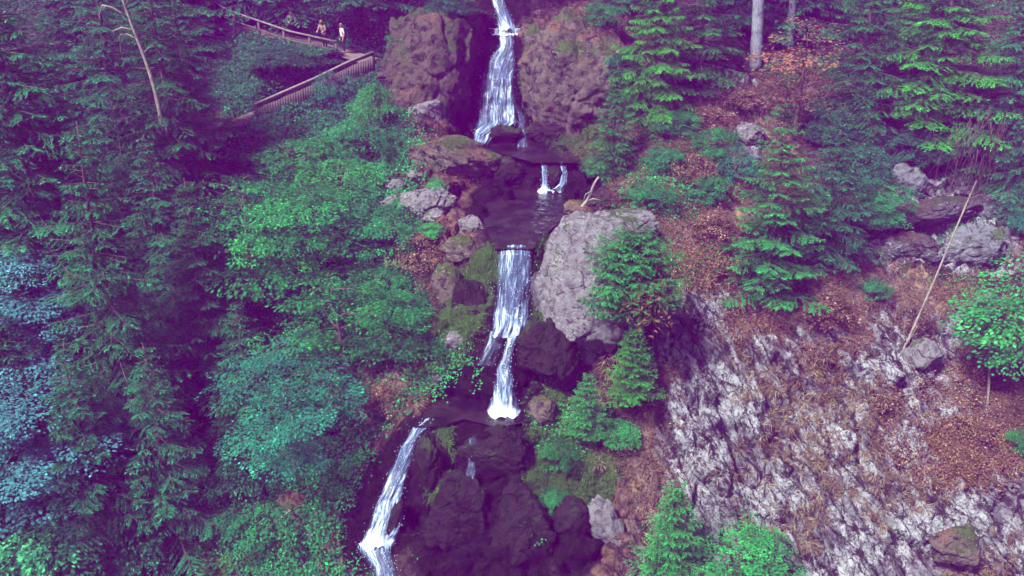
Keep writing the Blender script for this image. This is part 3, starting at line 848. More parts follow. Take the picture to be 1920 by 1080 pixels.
boulder(500, 1010, 70, 60, 'rock_brown', 'leaning brown rock at the bottom left of the stream', 45, .7, 'stones in the lower left shade', roll=35)
boulder(385, 972, 30, 22, 'rock_grey', 'small shaded stone right of the pale stone', 46, .8, 'stones in the lower left shade')
boulder(545, 405, 30, 50, 'rock_grey', 'pale lilac rock peeping through the left slope bushes', 47, .7, 'stones in the lower left shade')

# ------------------------------------------------------------------ trees: prototypes
def spruce_proto(seed, h, rmax, mat, whorl=.36, droop=.35, dens=1.0, blade=.17, first=.06, tipup=.1, power=.85, per=7, ball=False, tw=.42):
    rg = np.random.default_rng(seed)
    bark = Bag()
    zs = np.linspace(-.4, h, 14)
    bark.tube(np.stack([.04 * np.sin(zs), .04 * np.cos(zs * 1.3), zs], -1), np.interp(zs, [-.4, 0, h], [.022 * h, .015 * h, .01]), 8)
    PP, DD, NN, TT, LL = [], [], [], [], []
    z = h * first
    while z < h * .985:
        t = z / h
        L0 = rmax * (1 - t) ** power + .12
        if ball: L0 = rmax * max(.12, 1 - (1.9 * t - .72) ** 2) ** .5
        nb = max(4, int(per * (1 - .35 * t)))
        a0 = rg.uniform(0, 6.28)
        for k in range(nb):
            L = L0 * rg.uniform(.68, 1.18)
            a = a0 + k * 6.283 / nb + rg.normal(0, .18)
            zz = z + rg.normal(0, whorl * .3)
            od = np.array([math.cos(a), math.sin(a), 0]); sd_ = np.array([-od[1], od[0], 0])
            dr = droop * rg.uniform(.6, 1.4) * (1 - .7 * t)
            q = np.linspace(0, 1, 7)
            C = od[None] * (L * q)[:, None]; C[:, 2] = zz + L * (.25 * t * q - dr * q ** 1.6 + tipup * q ** 3)
            bark.tube(C, np.linspace(.012 + .008 * L, .004, 7), 4)
            nt_ = max(5, int(L / .105 * dens))
            f = np.sort(rg.uniform(.1, 1.0, nt_))
            for side in (-1, 1):
                lt = (tw * L * (1.02 - f) ** .75 + .09) * rg.uniform(.7, 1.2, nt_)
                B = np.stack([np.interp(f, q, C[:, c]) for c in range(3)], -1)
                ang = rg.normal(.85, .15, nt_)
                dirv = od[None] * np.cos(ang)[:, None] + side * sd_[None] * np.sin(ang)[:, None]
                dirv[:, 2] -= droop * .55 + rg.uniform(0, .3, nt_)
                nbk = np.maximum(2, (lt / (blade * .27)).astype(int))
                idx = np.repeat(np.arange(nt_), nbk)
                e = rg.uniform(0, 1, len(idx))
                P = B[idx] + dirv[idx] * (lt[idx] * e)[:, None]
                P[:, 2] -= .18 * droop * lt[idx] * e ** 2
                D = dirv[idx] + rg.normal(0, .34, (len(idx), 3))
                N = np.array([0, 0, 1.0])[None] + rg.normal(0, .35, (len(idx), 3)) + od[None] * .25
                PP.append(P); DD.append(D); NN.append(N)
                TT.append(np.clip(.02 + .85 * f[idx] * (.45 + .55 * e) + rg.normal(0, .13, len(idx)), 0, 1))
                LL.append(rg.uniform(.7, 1.3, len(idx)) * blade)
        z += whorl * (1 - .45 * t) * rg.uniform(.8, 1.2)
    P, D, N, T, L = [np.concatenate(v) for v in (PP, DD, NN, TT, LL)]
    V, Q, tn = leaf_quads(P, D, N, L, L * .25, T)
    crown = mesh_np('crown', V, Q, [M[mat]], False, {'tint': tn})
    bo = bark.build('trunk', M['bark']); tm = bo.data; bpy.data.objects.remove(bo)
    return dict(h=h, r=rmax, parts=[('trunk', tm), ('crown', crown)], name='spruce_tree')

def leafy_proto(seed, h, rx, rz, mat, nplate=46, per=150, leaf=.13, plate=.75, zc=.62, flat=.18, bark='bark', droopy=.35, stems=1, name='broadleaf_tree', skirt=False):
    rg = np.random.default_rng(seed)
    wood = Bag()
    PP, DD, NN, TT, LL = [], [], [], [], []
    zs = np.linspace(-.3, h * .9, 10)
    tops = []
    for s_i in range(stems):
        lx, ly = (rg.normal(0, .12, 2) if stems > 1 else rg.normal(0, .03, 2)) * h
        q = np.linspace(0, 1, 10)
        pts = np.stack([lx * q ** 1.3, ly * q ** 1.3, zs], -1)
        wood.tube(pts, np.linspace(.016 * h + .02, .008, 10), 7)
        tops.append(pts)
    for k in range(nplate):
        d = rg.normal(size=3); d /= np.linalg.norm(d)
        rad = rg.uniform(.45, 1.0) ** .6
        c = np.array([d[0] * rx * rad, d[1] * rx * rad, h * zc + d[2] * rz * rad])
        if skirt: c[2] = abs(c[2] - .1 * h) + .1
        pr = plate * rg.uniform(.6, 1.35)
        tp = tops[rg.integers(len(tops))]
        j = int(np.clip(np.argmin(np.abs(tp[:, 2] - (c[2] - .35 * np.hypot(c[0], c[1])))), 1, 9))
        mid = (tp[j] + c) / 2 + np.array([0, 0, .12])
        wood.tube(np.array([tp[j], mid, c]), [.02 + .004 * h, .014, .006], 4)
        out = np.array([c[0], c[1], 0]); out /= np.linalg.norm(out) + 1e-6
        n_ = int(per * (pr / plate) ** 2 * rg.uniform(.35, 1.3)); pt = rg.normal(0, .17); lsz = rg.uniform(.7, 1.35)
        r = pr * np.sqrt(rg.uniform(0, 1, n_)); a = rg.uniform(0, 6.283, n_)
        # leaves follow a few twigs in the plate, which leaves gaps
        tw = rg.uniform(0, 6.283, 9); a = np.where(rg.uniform(0, 1, n_) < .75, tw[rg.integers(0, 9, n_)] + rg.normal(0, .16, n_), a)
        off = np.stack([np.cos(a) * r, np.sin(a) * r, rg.normal(0, flat * pr * .5, n_)], -1)
        off[:, 2] -= droopy * (off @ out) * .8 + .12 * r * r / pr
        P = c + off
        D = np.stack([np.cos(a), np.sin(a), rg.normal(-.25, .25, n_)], -1) + rg.normal(0, .5, (n_, 3)) * .6
        N = np.array([0, 0, 1.0]) + out * .35 + rg.normal(0, .38, (n_, 3))
        PP.append(P); DD.append(D); NN.append(N)
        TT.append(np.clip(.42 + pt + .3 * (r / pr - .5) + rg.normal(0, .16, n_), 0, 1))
        LL.append(rg.uniform(.7, 1.3, n_) * leaf * lsz)
    P, D, N, T, L = [np.concatenate(v) for v in (PP, DD, NN, TT, LL)]
    V, Q, tn = leaf_quads(P, D, N, L, L * .62, T)
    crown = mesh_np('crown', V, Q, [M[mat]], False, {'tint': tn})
    bo = wood.build('trunk', M[bark]); tm = bo.data; bpy.data.objects.remove(bo)
    return dict(h=h, r=rx, parts=[('trunk', tm), ('crown', crown)], name=name)

PR = {}
PR['dark1'] = spruce_proto(1, 14, 3.0, 'spruce_dark', .42, .45, 1.15, .10)
PR['dark2'] = spruce_proto(2, 14, 2.7, 'spruce_dark', .46, .55, 1.05, .10)
PR['dark3'] = spruce_proto(3, 10, 2.4, 'spruce_dark', .40, .4, 1.1, .09)
PR['mid1'] = spruce_proto(4, 8, 2.3, 'spruce_young', .52, .16, 1.35, .095, .03, per=9)
PR['mid2'] = spruce_proto(5, 8, 2.0, 'spruce', .46, .3, 1.2, .095, .03)
PR['bright'] = spruce_proto(6, 10, 2.9, 'spruce_bright', .62, .34, 1.3, .10, per=9)
PR['young1'] = spruce_proto(7, 3, 1.15, 'spruce_young', .21, .06, 1.5, .06, .02, .14, .9, 12, tw=.3)
PR['young2'] = spruce_proto(8, 3, 1.3, 'spruce_young', .23, .08, 1.5, .06, .02, .14, .85, 12, tw=.3)
PR['feather'] = spruce_proto(9, 6, 1.7, 'spruce', .28, .3, 1.0, .10, .03)
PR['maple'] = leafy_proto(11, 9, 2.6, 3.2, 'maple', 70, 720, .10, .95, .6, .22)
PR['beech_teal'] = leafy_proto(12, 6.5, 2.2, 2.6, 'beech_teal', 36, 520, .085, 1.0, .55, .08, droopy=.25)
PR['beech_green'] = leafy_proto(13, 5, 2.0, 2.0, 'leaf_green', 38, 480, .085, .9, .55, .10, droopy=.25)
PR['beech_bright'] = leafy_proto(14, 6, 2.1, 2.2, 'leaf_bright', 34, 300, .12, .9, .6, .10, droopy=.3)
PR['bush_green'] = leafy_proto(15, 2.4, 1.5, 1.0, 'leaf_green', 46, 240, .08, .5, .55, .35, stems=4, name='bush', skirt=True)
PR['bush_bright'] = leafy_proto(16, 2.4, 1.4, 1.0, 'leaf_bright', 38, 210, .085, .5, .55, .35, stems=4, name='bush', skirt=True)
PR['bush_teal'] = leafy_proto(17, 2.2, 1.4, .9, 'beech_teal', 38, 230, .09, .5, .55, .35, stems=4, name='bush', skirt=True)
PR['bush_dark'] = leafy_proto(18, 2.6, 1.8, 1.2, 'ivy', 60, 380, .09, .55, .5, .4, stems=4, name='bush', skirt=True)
PR['copper'] = leafy_proto(19, 5, 1.6, 1.9, 'copper', 22, 110, .10, .8, .55, .10, bark='twig', name='beech_sapling')
PR['bush_dry'] = leafy_proto(21, 2.4, 1.5, 1.0, 'dry_grass', 40, 90, .12, .5, .5, .5, bark='twig', stems=6, name='bush', skirt=True)
PR['round'] = spruce_proto(20, 2.2, 1.1, 'spruce_young', .16, .08, 1.5, .065, .05, .16, .42, 15, True, tw=.32)

def plant(proto, bx, by, label, cat, topy=None, wp=None, h=None, group=None, rot=None, lean=0.0, name=None, Y=None, fwd=0.0):
    """stands at the ground seen at (bx, by); topy = the row its tip reaches, wp = its width in pixels"""
    pr = PR[proto]
    p = hit(bx, by) if Y is None else at(bx, by, Y)
    if fwd:
        p = p - ray(bx, by) * fwd
    if topy is not None:
        lo, hi_ = .3, 40
        for _ in range(30):
            m = (lo + hi_) / 2
            if project(p[0], p[1], p[2] + m)[1] > topy: lo = m
            else: hi_ = m
        h = lo
    sz = h / pr['h']
    sxy = sz if wp is None else (wp / 2 / pxm(p + np.array([0, 0, h * .35]))) / pr['r']
    root = bpy.data.objects.new(name or pr['name'], None)
    COL.objects.link(root)
    root.empty_display_size = .3
    root.location = p + np.array([0, 0, -.05])
    root.rotation_euler = (0, R(lean), random.uniform(0, 6.28) if rot is None else R(rot))
    root.scale = (sxy, sxy, sz)
    for nm, me in pr['parts']:
        c = link(nm, me, root)
    return tag(root, label, cat, group)

GL, GR_, GB = 'spruces of the left forest', 'spruces on the right slope', 'bushes on the left slope'
# left forest
plant('dark1', 110, 640, 'huge dark spruce in the far upper left corner', 'spruce', -160, 460, group=GL)
plant('dark2', 350, 470, 'tall dark spruce rising behind the dead grey trunk', 'spruce', -170, 290, group=GL)
plant('dark3', 255, 860, 'broad dark spruce with drooping sprays right of the blue green maple', 'spruce', 225, 330, group=GL)
plant('dark1', -30, 480, 'dark spruce cut by the left edge above the maple', 'spruce', -220, 380, group=GL)
plant('dark2', 250, 420, 'shaded spruce between the two tallest left spruces', 'spruce', -120, 280, group=GL)
plant('dark3', 400, 720, 'dim spruce standing in the dark hollow below the dead trunk', 'spruce', 330, 250, group=GL)
plant('dark2', 520, 30, 'dark spruce behind the upper path', 'spruce', -420, 300, group=GL)
plant('dark3', 690, 15, 'dark overhanging spruce at the top edge behind the white shirted walker', 'spruce', -330, 260, group=GL)
plant('dark1', 330, 60, 'very dark spruce at the top edge left of the upper path', 'spruce', -420, 330, group=GL)
plant('dark3', 800, -20, 'dark spruce at the top edge above the upper left rock dome', 'spruce', -380, 230, group=GL)
plant('dark2', 60, 930, 'dark spruce beneath the blue green maple', 'spruce', 560, 320, group=GL)
plant('dark3', 330, 1010, 'low dark spruce behind the lower left leafy bush', 'spruce', 640, 260, group=GL)
plant('maple', 35, 720, 'blue green maple at the left edge, middle crown of the three', 'maple', 440, 290, group='blue green maples at the left edge')
plant('maple', 80, 960, 'blue green maple lowest at the left edge with a broad round crown', 'maple', 668, 390, group='blue green maples at the left edge')
plant('maple', -25, 560, 'blue green maple highest at the left edge and mostly cut off', 'maple', 235, 230, group='blue green maples at the left edge')
plant('bush_dark', 130, 1100, 'large dim feathery bush in the bottom left corner', 'bush', 930, 280, group=GB)
plant('bush_green', 340, 960, 'leafy green bush above the pale stone at the lower left', 'bush', 830, 150, group=GB)
plant('beech_teal', 555, 900, 'teal layered beech left of the slanting cascade', 'beech tree', 620, 260)
plant('beech_green', 655, 720, 'green layered beech left of the chute', 'beech tree', 500, 260, group='green young beeches on the left slope')
plant('beech_green', 470, 580, 'green young beech with a bright side branch under the dead trunk', 'beech tree', 315, 260, group='green young beeches on the left slope')
plant('beech_green', 600, 520, 'green beech in the middle of the left slope bushes', 'beech tree', 320, 230, group='green young beeches on the left slope')
for a in [('bush_green', 560, 330, 'bright bush below the lower path fence', 255, 170), ('bush_bright', 640, 370, 'lightest green bush on the left slope', 295, 150), ('bush_green', 690, 290, 'bush right under the end of the lower path', 215, 130),
          ('bush_bright', 705, 245, 'yellow green leafy bush against the upper left rock dome', 150, 90), ('bush_teal', 630, 195, 'teal bush hiding the middle of the lower path fence', 125, 80), ('bush_green', 735, 480, 'green bush bordering the tan slab', 390, 130),
          ('bush_green', 650, 470, 'wide bush above the layered beech', 370, 190), ('bush_teal', 520, 430, 'teal bush at the dark hollow edge', 330, 150), ('bush_green', 720, 560, 'bush on the slope left of the veil cascade', 490, 130),
          ('bush_bright', 818, 372, 'small fresh green bush above the pale left bank boulder', 330, 42), ('bush_bright', 812, 440, 'tiny bright green bush under the white streaked stone', 414, 44), ('bush_bright', 748, 392, 'small green bush at the tan slab', 366, 34),
          ('bush_green', 760, 600, 'dark green bush on the mossy bank', 545, 110), ('bush_teal', 500, 250, 'teal bush at the low end of the lower path fence', 215, 70), ('bush_green', 700, 660, 'leafy bush below the layered green beech', 600, 150),
          ('bush_green', 480, 1010, 'dim leafy bush at the bottom left of the stream', 930, 150), ('bush_dark', 470, 900, 'dark bush in the shade under the teal beech', 800, 180), ('bush_green', 800, 660, 'low green bush near the light grey stone', 620, 90),
          ('bush_dark', 430, 640, 'dark bush filling the hollow under the left beeches', 520, 200), ('bush_dark', 560, 120, 'ivy dark bush on the bank between the two paths', 80, 160)]:
    plant(a[0], a[1], a[2], a[3], 'bush', a[4], a[5], group=GB)
for a in [('dark1', 190, 330, 'wide dark spruce beside the dead trunk at the top left', -180, 400), ('dark2', 60, 400, 'dark spruce with long drooping sprays at the left edge', -20, 320), ('dark3', 370, 330, 'dark spruce whose right edge points at the lower path fence', -60, 230),
          ('dark3', 180, 600, 'mid height spruce with pale tips on the left slope', 200, 280), ('dark2', 330, 640, 'dark spruce behind the mid height one', 250, 260), ('dark3', 470, 800, 'small dim spruce left of the teal beech', 560, 180), ('dark1', 200, 1050, 'dark spruce rising from the lower left shade', 640, 300),
          ('dark3', 300, 140, 'top left spruce behind the dead trunk', -260, 300)]:
    plant(a[0], a[1], a[2], a[3], 'spruce', a[4], a[5], group=GL)
for a in [('bush_dry', 1300, 340, 'tan dry bush on the rusty right slope', 280, 90), ('bush_dry', 1345, 440, 'dry reddish bush left of the tall layered spruce foot', 380, 90), ('bush_dry', 1545, 600, 'pale round dry bush under the dark layered spruce', 530, 110), ('bush_dry', 1705, 625, 'pinkish twiggy bush at the foot of the leaning dead pole', 560, 80),
          ('bush_dry', 1330, 240, 'dry bush below the pale upright rock', 190, 100), ('bush_dry', 1390, 200, 'brown twiggy bush under the grey trunk', 150, 80), ('bush_dry', 790, 500, 'dry brown bush left of the veil cascade', 430, 110), ('bush_dry', 720, 770, 'dry brown bush left of the lower pool', 710, 90)]:
    plant(a[0], a[1], a[2], a[3], 'bush', a[4], a[5], group='dry bushes')
for a in [('bush_green', 1330, 380, 'green bush among the tan dry bushes', 320, 80), ('bush_green', 1270, 250, 'green bush below the light green drooping spruce', 200, 90), ('bush_green', 1245, 320, 'low green bush right of the feathery young spruce', 270, 80), ('bush_teal', 1380, 340, 'teal bush behind the tall layered spruce', 270, 80), ('bush_green', 1640, 560, 'small green bush on the slope under the layered cliff', 520, 60)]:
    plant(a[0], a[1], a[2], a[3], 'bush', a[4], a[5], group='bushes right of the stream')
for a in [('bush_dark', 1700, 300, 'dark bush above the blocky outcrop', 235, 120), ('bush_dark', 1615, 345, 'dark bush left of the blocky outcrop', 260, 110), ('bush_dark', 1880, 330, 'dark bush over the right end of the outcrop', 260, 120), ('bush_dark', 1560, 260, 'dark bush under the copper sapling', 190, 110), ('bush_green', 1120, 330, 'green bush at the foot of the feathery young spruce', 285, 60)]:
    plant(a[0], a[1], a[2], a[3], 'bush', a[4], a[5], group='bushes right of the stream')
for a in [('bush_green', 768, 100, 'green bush growing over the left rock dome', 50, 80), ('bush_dark', 850, 30, 'dark bush on top of the left rock dome', -25, 110), ('bush_green', 1130, 50, 'green bush on top of the right rock dome', 0, 90), ('bush_dark', 1165, 150, 'dark bush at the right edge of the right rock dome', 90, 90), ('bush_dry', 1090, 60, 'dry bush on the crest of the right rock dome', 10, 80)]:
    plant(a[0], a[1], a[2], a[3], 'bush', a[4], a[5], group='bushes on the rock domes', fwd=1.3)
# right slope
plant('feather', 1150, 325, 'feathery young spruce right of the upper pool', 'spruce', 125, 120, group=GR_)
plant('bright', 1225, 215, 'light green drooping spruce above the upper right rock dome', 'spruce', -160, 200, group=GR_)
plant('mid2', 1310, 160, 'olive green spruce left of the grey trunk', 'spruce', -190, 190, group=GR_)
plant('mid1', 1440, 535, 'tall layered spruce with bright left side on the right slope', 'spruce', 190, 250, group=GR_, lean=2)
plant('dark3', 1545, 480, 'dark layered spruce pressed against the tall layered spruce', 'spruce', 190, 210, group=GR_)
plant('dark3', 1600, 250, 'dark spruce left of the bright spruce', 'spruce', -130, 220, group=GR_)
plant('bright', 1745, 245, 'big bright green spruce at the upper right', 'spruce', -200, 350, group=GR_, fwd=1)
plant('bright', 1680, 200, 'smaller bright green spruce tucked left of the big bright spruce', 'spruce', -60, 200, group=GR_)
plant('dark1', 1880, 330, 'dark spruce right of the big bright spruce', 'spruce', -200, 260, group=GR_)
plant('dark2', 1930, 400, 'dark spruce cut by the right edge', 'spruce', 60, 200, group=GR_)
plant('dark3', 1500, 60, 'dark spruce at the top edge behind the copper sapling', 'spruce', -330, 220, group=GR_)
plant('dark2', 1380, 60, 'dark spruce at the top edge behind the grey trunk', 'spruce', -330, 200, group=GR_)
plant('dark3', 1170, 10, 'dark spruce at the top edge right of the topmost cascade', 'spruce', -300, 180, group=GR_)
plant('dark1', 1690, 60, 'dark spruce at the top edge behind the bright spruce', 'spruce', -420, 240, group=GR_)
plant('dark2', 1040, -20, 'dark spruce over the topmost cascade', 'spruce', -360, 150, group=GR_)
heart_host = plant('round', 1182, 590, 'round spruce bush with rusty heart right of the big grey boulder', 'spruce', 430, 190, group='young spruces by the stream', fwd=1.6, rot=0)
hp = RNG.normal(0, 1, (260, 3)) * np.array([.30, .16, .34]) + np.array([.22, -1.08, .80])
hv, hq, ht = leaf_quads(hp, RNG.normal(0, 1, (260, 3)) + np.array([0, -.6, -.4]), RNG.normal(0, 1, (260, 3)) + np.array([0, -.5, .5]), .13, .04, RNG.uniform(.1, .8, 260))
link('dry_needles', mesh_np('dry_needles', hv, hq, [M['litter']], False, {'tint': ht}), heart_host)
plant('young1', 1185, 738, 'young spruce right of the dark round boulder', 'spruce', 605, 112, fwd=.9, group='young spruces by the stream')
plant('young2', 1100, 805, 'small young spruce above the red leaved vine', 'spruce', 700, 100, fwd=.8, group='young spruces by the stream')
plant('young2', 1255, 1085, 'young spruce with stacked layers at the bottom edge', 'spruce', 905, 165, fwd=.4, group='young spruces by the stream')
plant('beech_bright', 1395, 1130, 'bright green leafy sapling at the bottom edge', 'sapling', 985, 190, group='bright green saplings')
plant('beech_bright', 1940, 760, 'bright green leafy tree reaching in from the right edge', 'broadleaf tree', 430, 300, group='bright green saplings')
plant('copper', 1490, 250, 'sparse copper leaved sapling right of the grey trunk', 'sapling', 10, 190)
plant('bush_bright', 1150, 830, 'light green vine with red leaves below the small young spruce', 'vine', 785, 85, name='vine_bush', group='bushes right of the stream')
plant('bush_green', 1045, 880, 'green bush on the moss right of the black rock face', 'bush', 820, 70, group='bushes right of the stream')
plant('bush_green', 1040, 960, 'lower green bush on the moss right of the black rock face', 'bush', 910, 60, group='bushes right of the stream')
plant('bush_green', 1215, 385, 'low green bush on the rusty right slope', 'bush', 340, 100, group='bushes right of the stream')
plant('bush_green', 1340, 300, 'olive bush left of the tall layered spruce', 'bush', 230, 90, group='bushes right of the stream')
plant('bush_green', 1060, 195, 'dark green bush hanging on the upper right rock dome', 'bush', 150, 60, group='bushes right of the stream')
plant('bush_teal', 1905, 430, 'teal bush at the right edge above the smooth slab', 'bush', 380, 70, group='bushes right of the stream')
plant('bush_green', 1905, 850, 'small bush at the right edge on the orange litter', 'bush', 800, 50, group='bushes right of the stream')
plant('beech_green', 1640, 440, 'thin green sapling beside the blocky outcrop', 'sapling', 330, 110, group='bushes right of the stream')

# ------------------------------------------------------------------ trunks, dead wood
def trunk(name, p0, p1, r0, r1, mat, label, cat, limbs=(), bend=.1, group=None, k=9):
    p0, p1 = np.array(p0), np.array(p1)
    root = bpy.data.objects.new(name, None); COL.objects.link(root); root.location = p0; root.empty_display_size = .3
    b = Bag(); q = np.linspace(-.03, 1, 16)
    C = (p1 - p0)[None] * q[:, None]
    C[:, 0] += bend * np.sin(q * 5.1); C[:, 1] += bend * np.sin(q * 3.7 + 1)
    b.tube(C, np.linspace(r0, r1, 16) * (1 + .06 * np.sin(q * 40)), k)
    b.build('trunk', M[mat], root)
    for f, pts, r in limbs:
        l = Bag(); st_ = np.array([np.interp(f, q, C[:, c]) for c in range(3)])
        P = st_[None] + np.array([(0, 0, 0)] + list(pts))
        l.tube(P, np.linspace(r, r * .35, len(P)), 6)
        l.build('branch', M[mat], root)
    return tag(root, label, cat, group)
g = hit(1416, 130)
trunk('tall_tree', g, at(1428, -140, g[1]), .36, .30, 'bark_grey', 'thick straight grey blue trunk at the top edge of the right slope', 'tree', bend=.03, group='grey trunks')
g = hit(1480, 95)
trunk('tall_tree', g, at(1496, -140, g[1]), .24, .20, 'bark_shaded', 'thinner shaded grey trunk behind the copper sapling', 'tree', bend=.03, group='grey trunks')
Yd = 43.0
a0 = at(302, 235, Yd)
trunk('dead_tree', a0, at(226, -40, Yd), .11, .05, 'deadwood', 'bare dead trunk leaning left with broken white limbs at the top left', 'dead tree',
      [(.66, [(-.5, -.1, .15), (-.9, -.1, .0), (-1.0, 0, -.35)], .05), (.74, [(-.6, -.2, .5), (-1.05, -.2, .6), (-1.25, -.2, .2), (-1.3, -.1, -.3)], .06), (.60, [(-.45, 0, .25), (-.8, .1, .2), (-.9, .1, -.5), (-.85, .1, -.9)], .045),
       (.82, [(.35, 0, .5), (.5, 0, .9)], .05), (.5, [(.3, 0, .3), (.6, 0, .35)], .03)], .12)
g = hit(1693, 660)
trunk('dead_pole', g, at(1832, 338, g[1] + .6), .06, .035, 'deadwood', 'long bare dead pole leaning right against the outcrop', 'dead trunk',
      [(.05, [(-.25, -.1, .6), (-.3, -.1, 1.1)], .02), (.02, [(.1, -.2, .6), (.35, -.2, 1.3)], .02), (.9, [(.5, 0, .2), (.9, 0, .1)], .02)], .04, group='dead poles on the right slope')
g = hit(1852, 760)
trunk('dead_pole', g, at(1857, 628, g[1]), .06, .045, 'deadwood', 'short upright dead pole on the orange litter at the right', 'dead trunk', (), .03, group='dead poles on the right slope')
g = hit(1080, 400)
trunk('tree_root', g, at(1128, 330, g[1] + .3), .10, .05, 'deadwood', 'gnarled bare root arching at the right rim of the middle pool', 'root', [(.3, [(.3, -.2, .2), (.7, -.2, .1)], .05), (.6, [(-.3, -.2, -.1), (-.4, -.2, -.5)], .04)], .15)
for i, (x0, y0, x1, y1, r, lb) in enumerate([(470, 1015, 548, 955, .05, 'thin fallen branch over the dim brown slab'), (1560, 590, 1500, 560, .04, 'short dead stick on the rust slope'), (60, 300, 100, 235, .03, 'thin bare stick among the upper left spruces'),
                                             (310, 450, 330, 415, .03, 'small forked twig in the dark hollow'), (1845, 870, 1880, 900, .05, 'dark fallen branch under the orange litter'), (1395, 135, 1330, 110, .04, 'bare twig above the pale upright rock')]):
    g = hit(x0, y0); e = at(x1, y1, g[1] - .1)
    trunk('fallen_branch', g + np.array([0, -.1, .05]), e, r, r * .5, 'deadwood', lb, 'branch', [(.5, [(.1, -.1, .2), (.25, -.1, .5)], r * .5)], .06, group='dead branches')
# hanging roots under the right spruces
hb = Bag()
for k in range(70):
    xx = 1865 + RNG.normal(0, 38); y0 = 200 + RNG.uniform(0, 90); ln = RNG.uniform(40, 150); Yk = 46.5 + RNG.normal(0, .3)
    q = np.linspace(0, 1, 7)
    dr = -(20 + RNG.normal(0, 26)); C = np.array([at(xx + dr * f + 5 * math.sin(f * 5 + k), y0 + ln * f, Yk) for f in q])
    hb.tube(C, np.linspace(.014, .006, 7), 4, RNG.uniform())
tag(hb.build('hanging_twigs', M['twig']), 'curtain of bare hanging brown twigs under the right hand spruces', 'dead twigs')

# ------------------------------------------------------------------ fences
def fence(name, P, label, post_h, rails, board=None, mat='timber', step=2.0):
    P = np.array(P)
    root = bpy.data.objects.new(name, None); COL.objects.link(root); root.location = P[0]; root.empty_display_size = .3
    Q = P - P[0]
    L = np.concatenate([[0], np.cumsum(np.linalg.norm(np.diff(Q, axis=0), axis=1))])
    pos = np.linspace(0, L[-1], max(2, int(round(L[-1] / step)) + 1))
    for l in pos:
        c = np.array([np.interp(l, L, Q[:, k]) for k in range(3)])
        b = Bag(); b.box(c + np.array([0, 0, post_h / 2 - .15]), (.13, .13, post_h + .3)); b.build('post', M[mat], root, False)
    for hz, th, m2 in rails:
        b = Bag(); b.tube(Q + np.array([0, -.10, hz]), th, 6); b.build('rail', M[m2], root)
    if board:
        b = Bag()
        n = int(L[-1] / .16)
        for i in range(n):
            l = (i + .5) * L[-1] / n
            c = np.array([np.interp(l, L, Q[:, k]) for k in range(3)])
            t_ = np.array([np.interp(l + .05, L, Q[:, k]) for k in range(3)]) - np.array([np.interp(l - .05, L, Q[:, k]) for k in range(3)])
            t_[2] = 0; t_ /= np.linalg.norm(t_)
            ax = np.array([t_, [-t_[1], t_[0], 0], [0, 0, 1]])
            b.box(c + np.array([0, -.14, board * .5 + .12 * 0]), (.145, .025, board + random.uniform(-.03, .03)), ax, random.random())
        b.build('board_panel', M[mat], root, False)
    return tag(root, label, 'fence')
up = [at(405, 35, 59.5), at(430, 52, 58.7), at(545, 92, 57.0), at(632, 112, 55.8)]
fence('rail_fence', up, 'open two rail timber fence along the upper path', 1.15, [(1.08, .06, 'timber_pale'), (.55, .045, 'timber')], None)
lo = [at(702, 133, 54.6), at(655, 152, 53.8), at(595, 182, 52.6), at(482, 232, 50.5)]
fence('board_fence', lo, 'boarded timber fence sloping down along the lower path', 1.1, [(1.10, .075, 'timber_pale'), (.98, .05, 'timber')], .82, step=2.2)
# retaining wall below the upper end of the lower path
wb = Bag()
for i, (a, b_) in enumerate(zip(lo[:-1], lo[1:])):
    a, b_ = a + np.array([0, -.22, -.02]), b_ + np.array([0, -.22, -.02])
    for f in np.linspace(0, 1, 6)[:-1]:
        c0, c1 = a + (b_ - a) * f, a + (b_ - a) * (f + .2)
        V = np.array([c0, c1, c1 + [0, 0, -1.5], c0 + [0, 0, -1.5], c0 + [0, .3, 0], c1 + [0, .3, 0], c1 + [0, .3, -1.5], c0 + [0, .3, -1.5]])
        wb.add(V, [(0, 1, 2, 3), (0, 4, 5, 1), (4, 7, 6, 5), (3, 2, 6, 7), (1, 5, 6, 2), (0, 3, 7, 4)])
tag(wb.build('retaining_wall', M['concrete'], None, False), 'stained grey retaining wall under the boarded fence', 'wall')

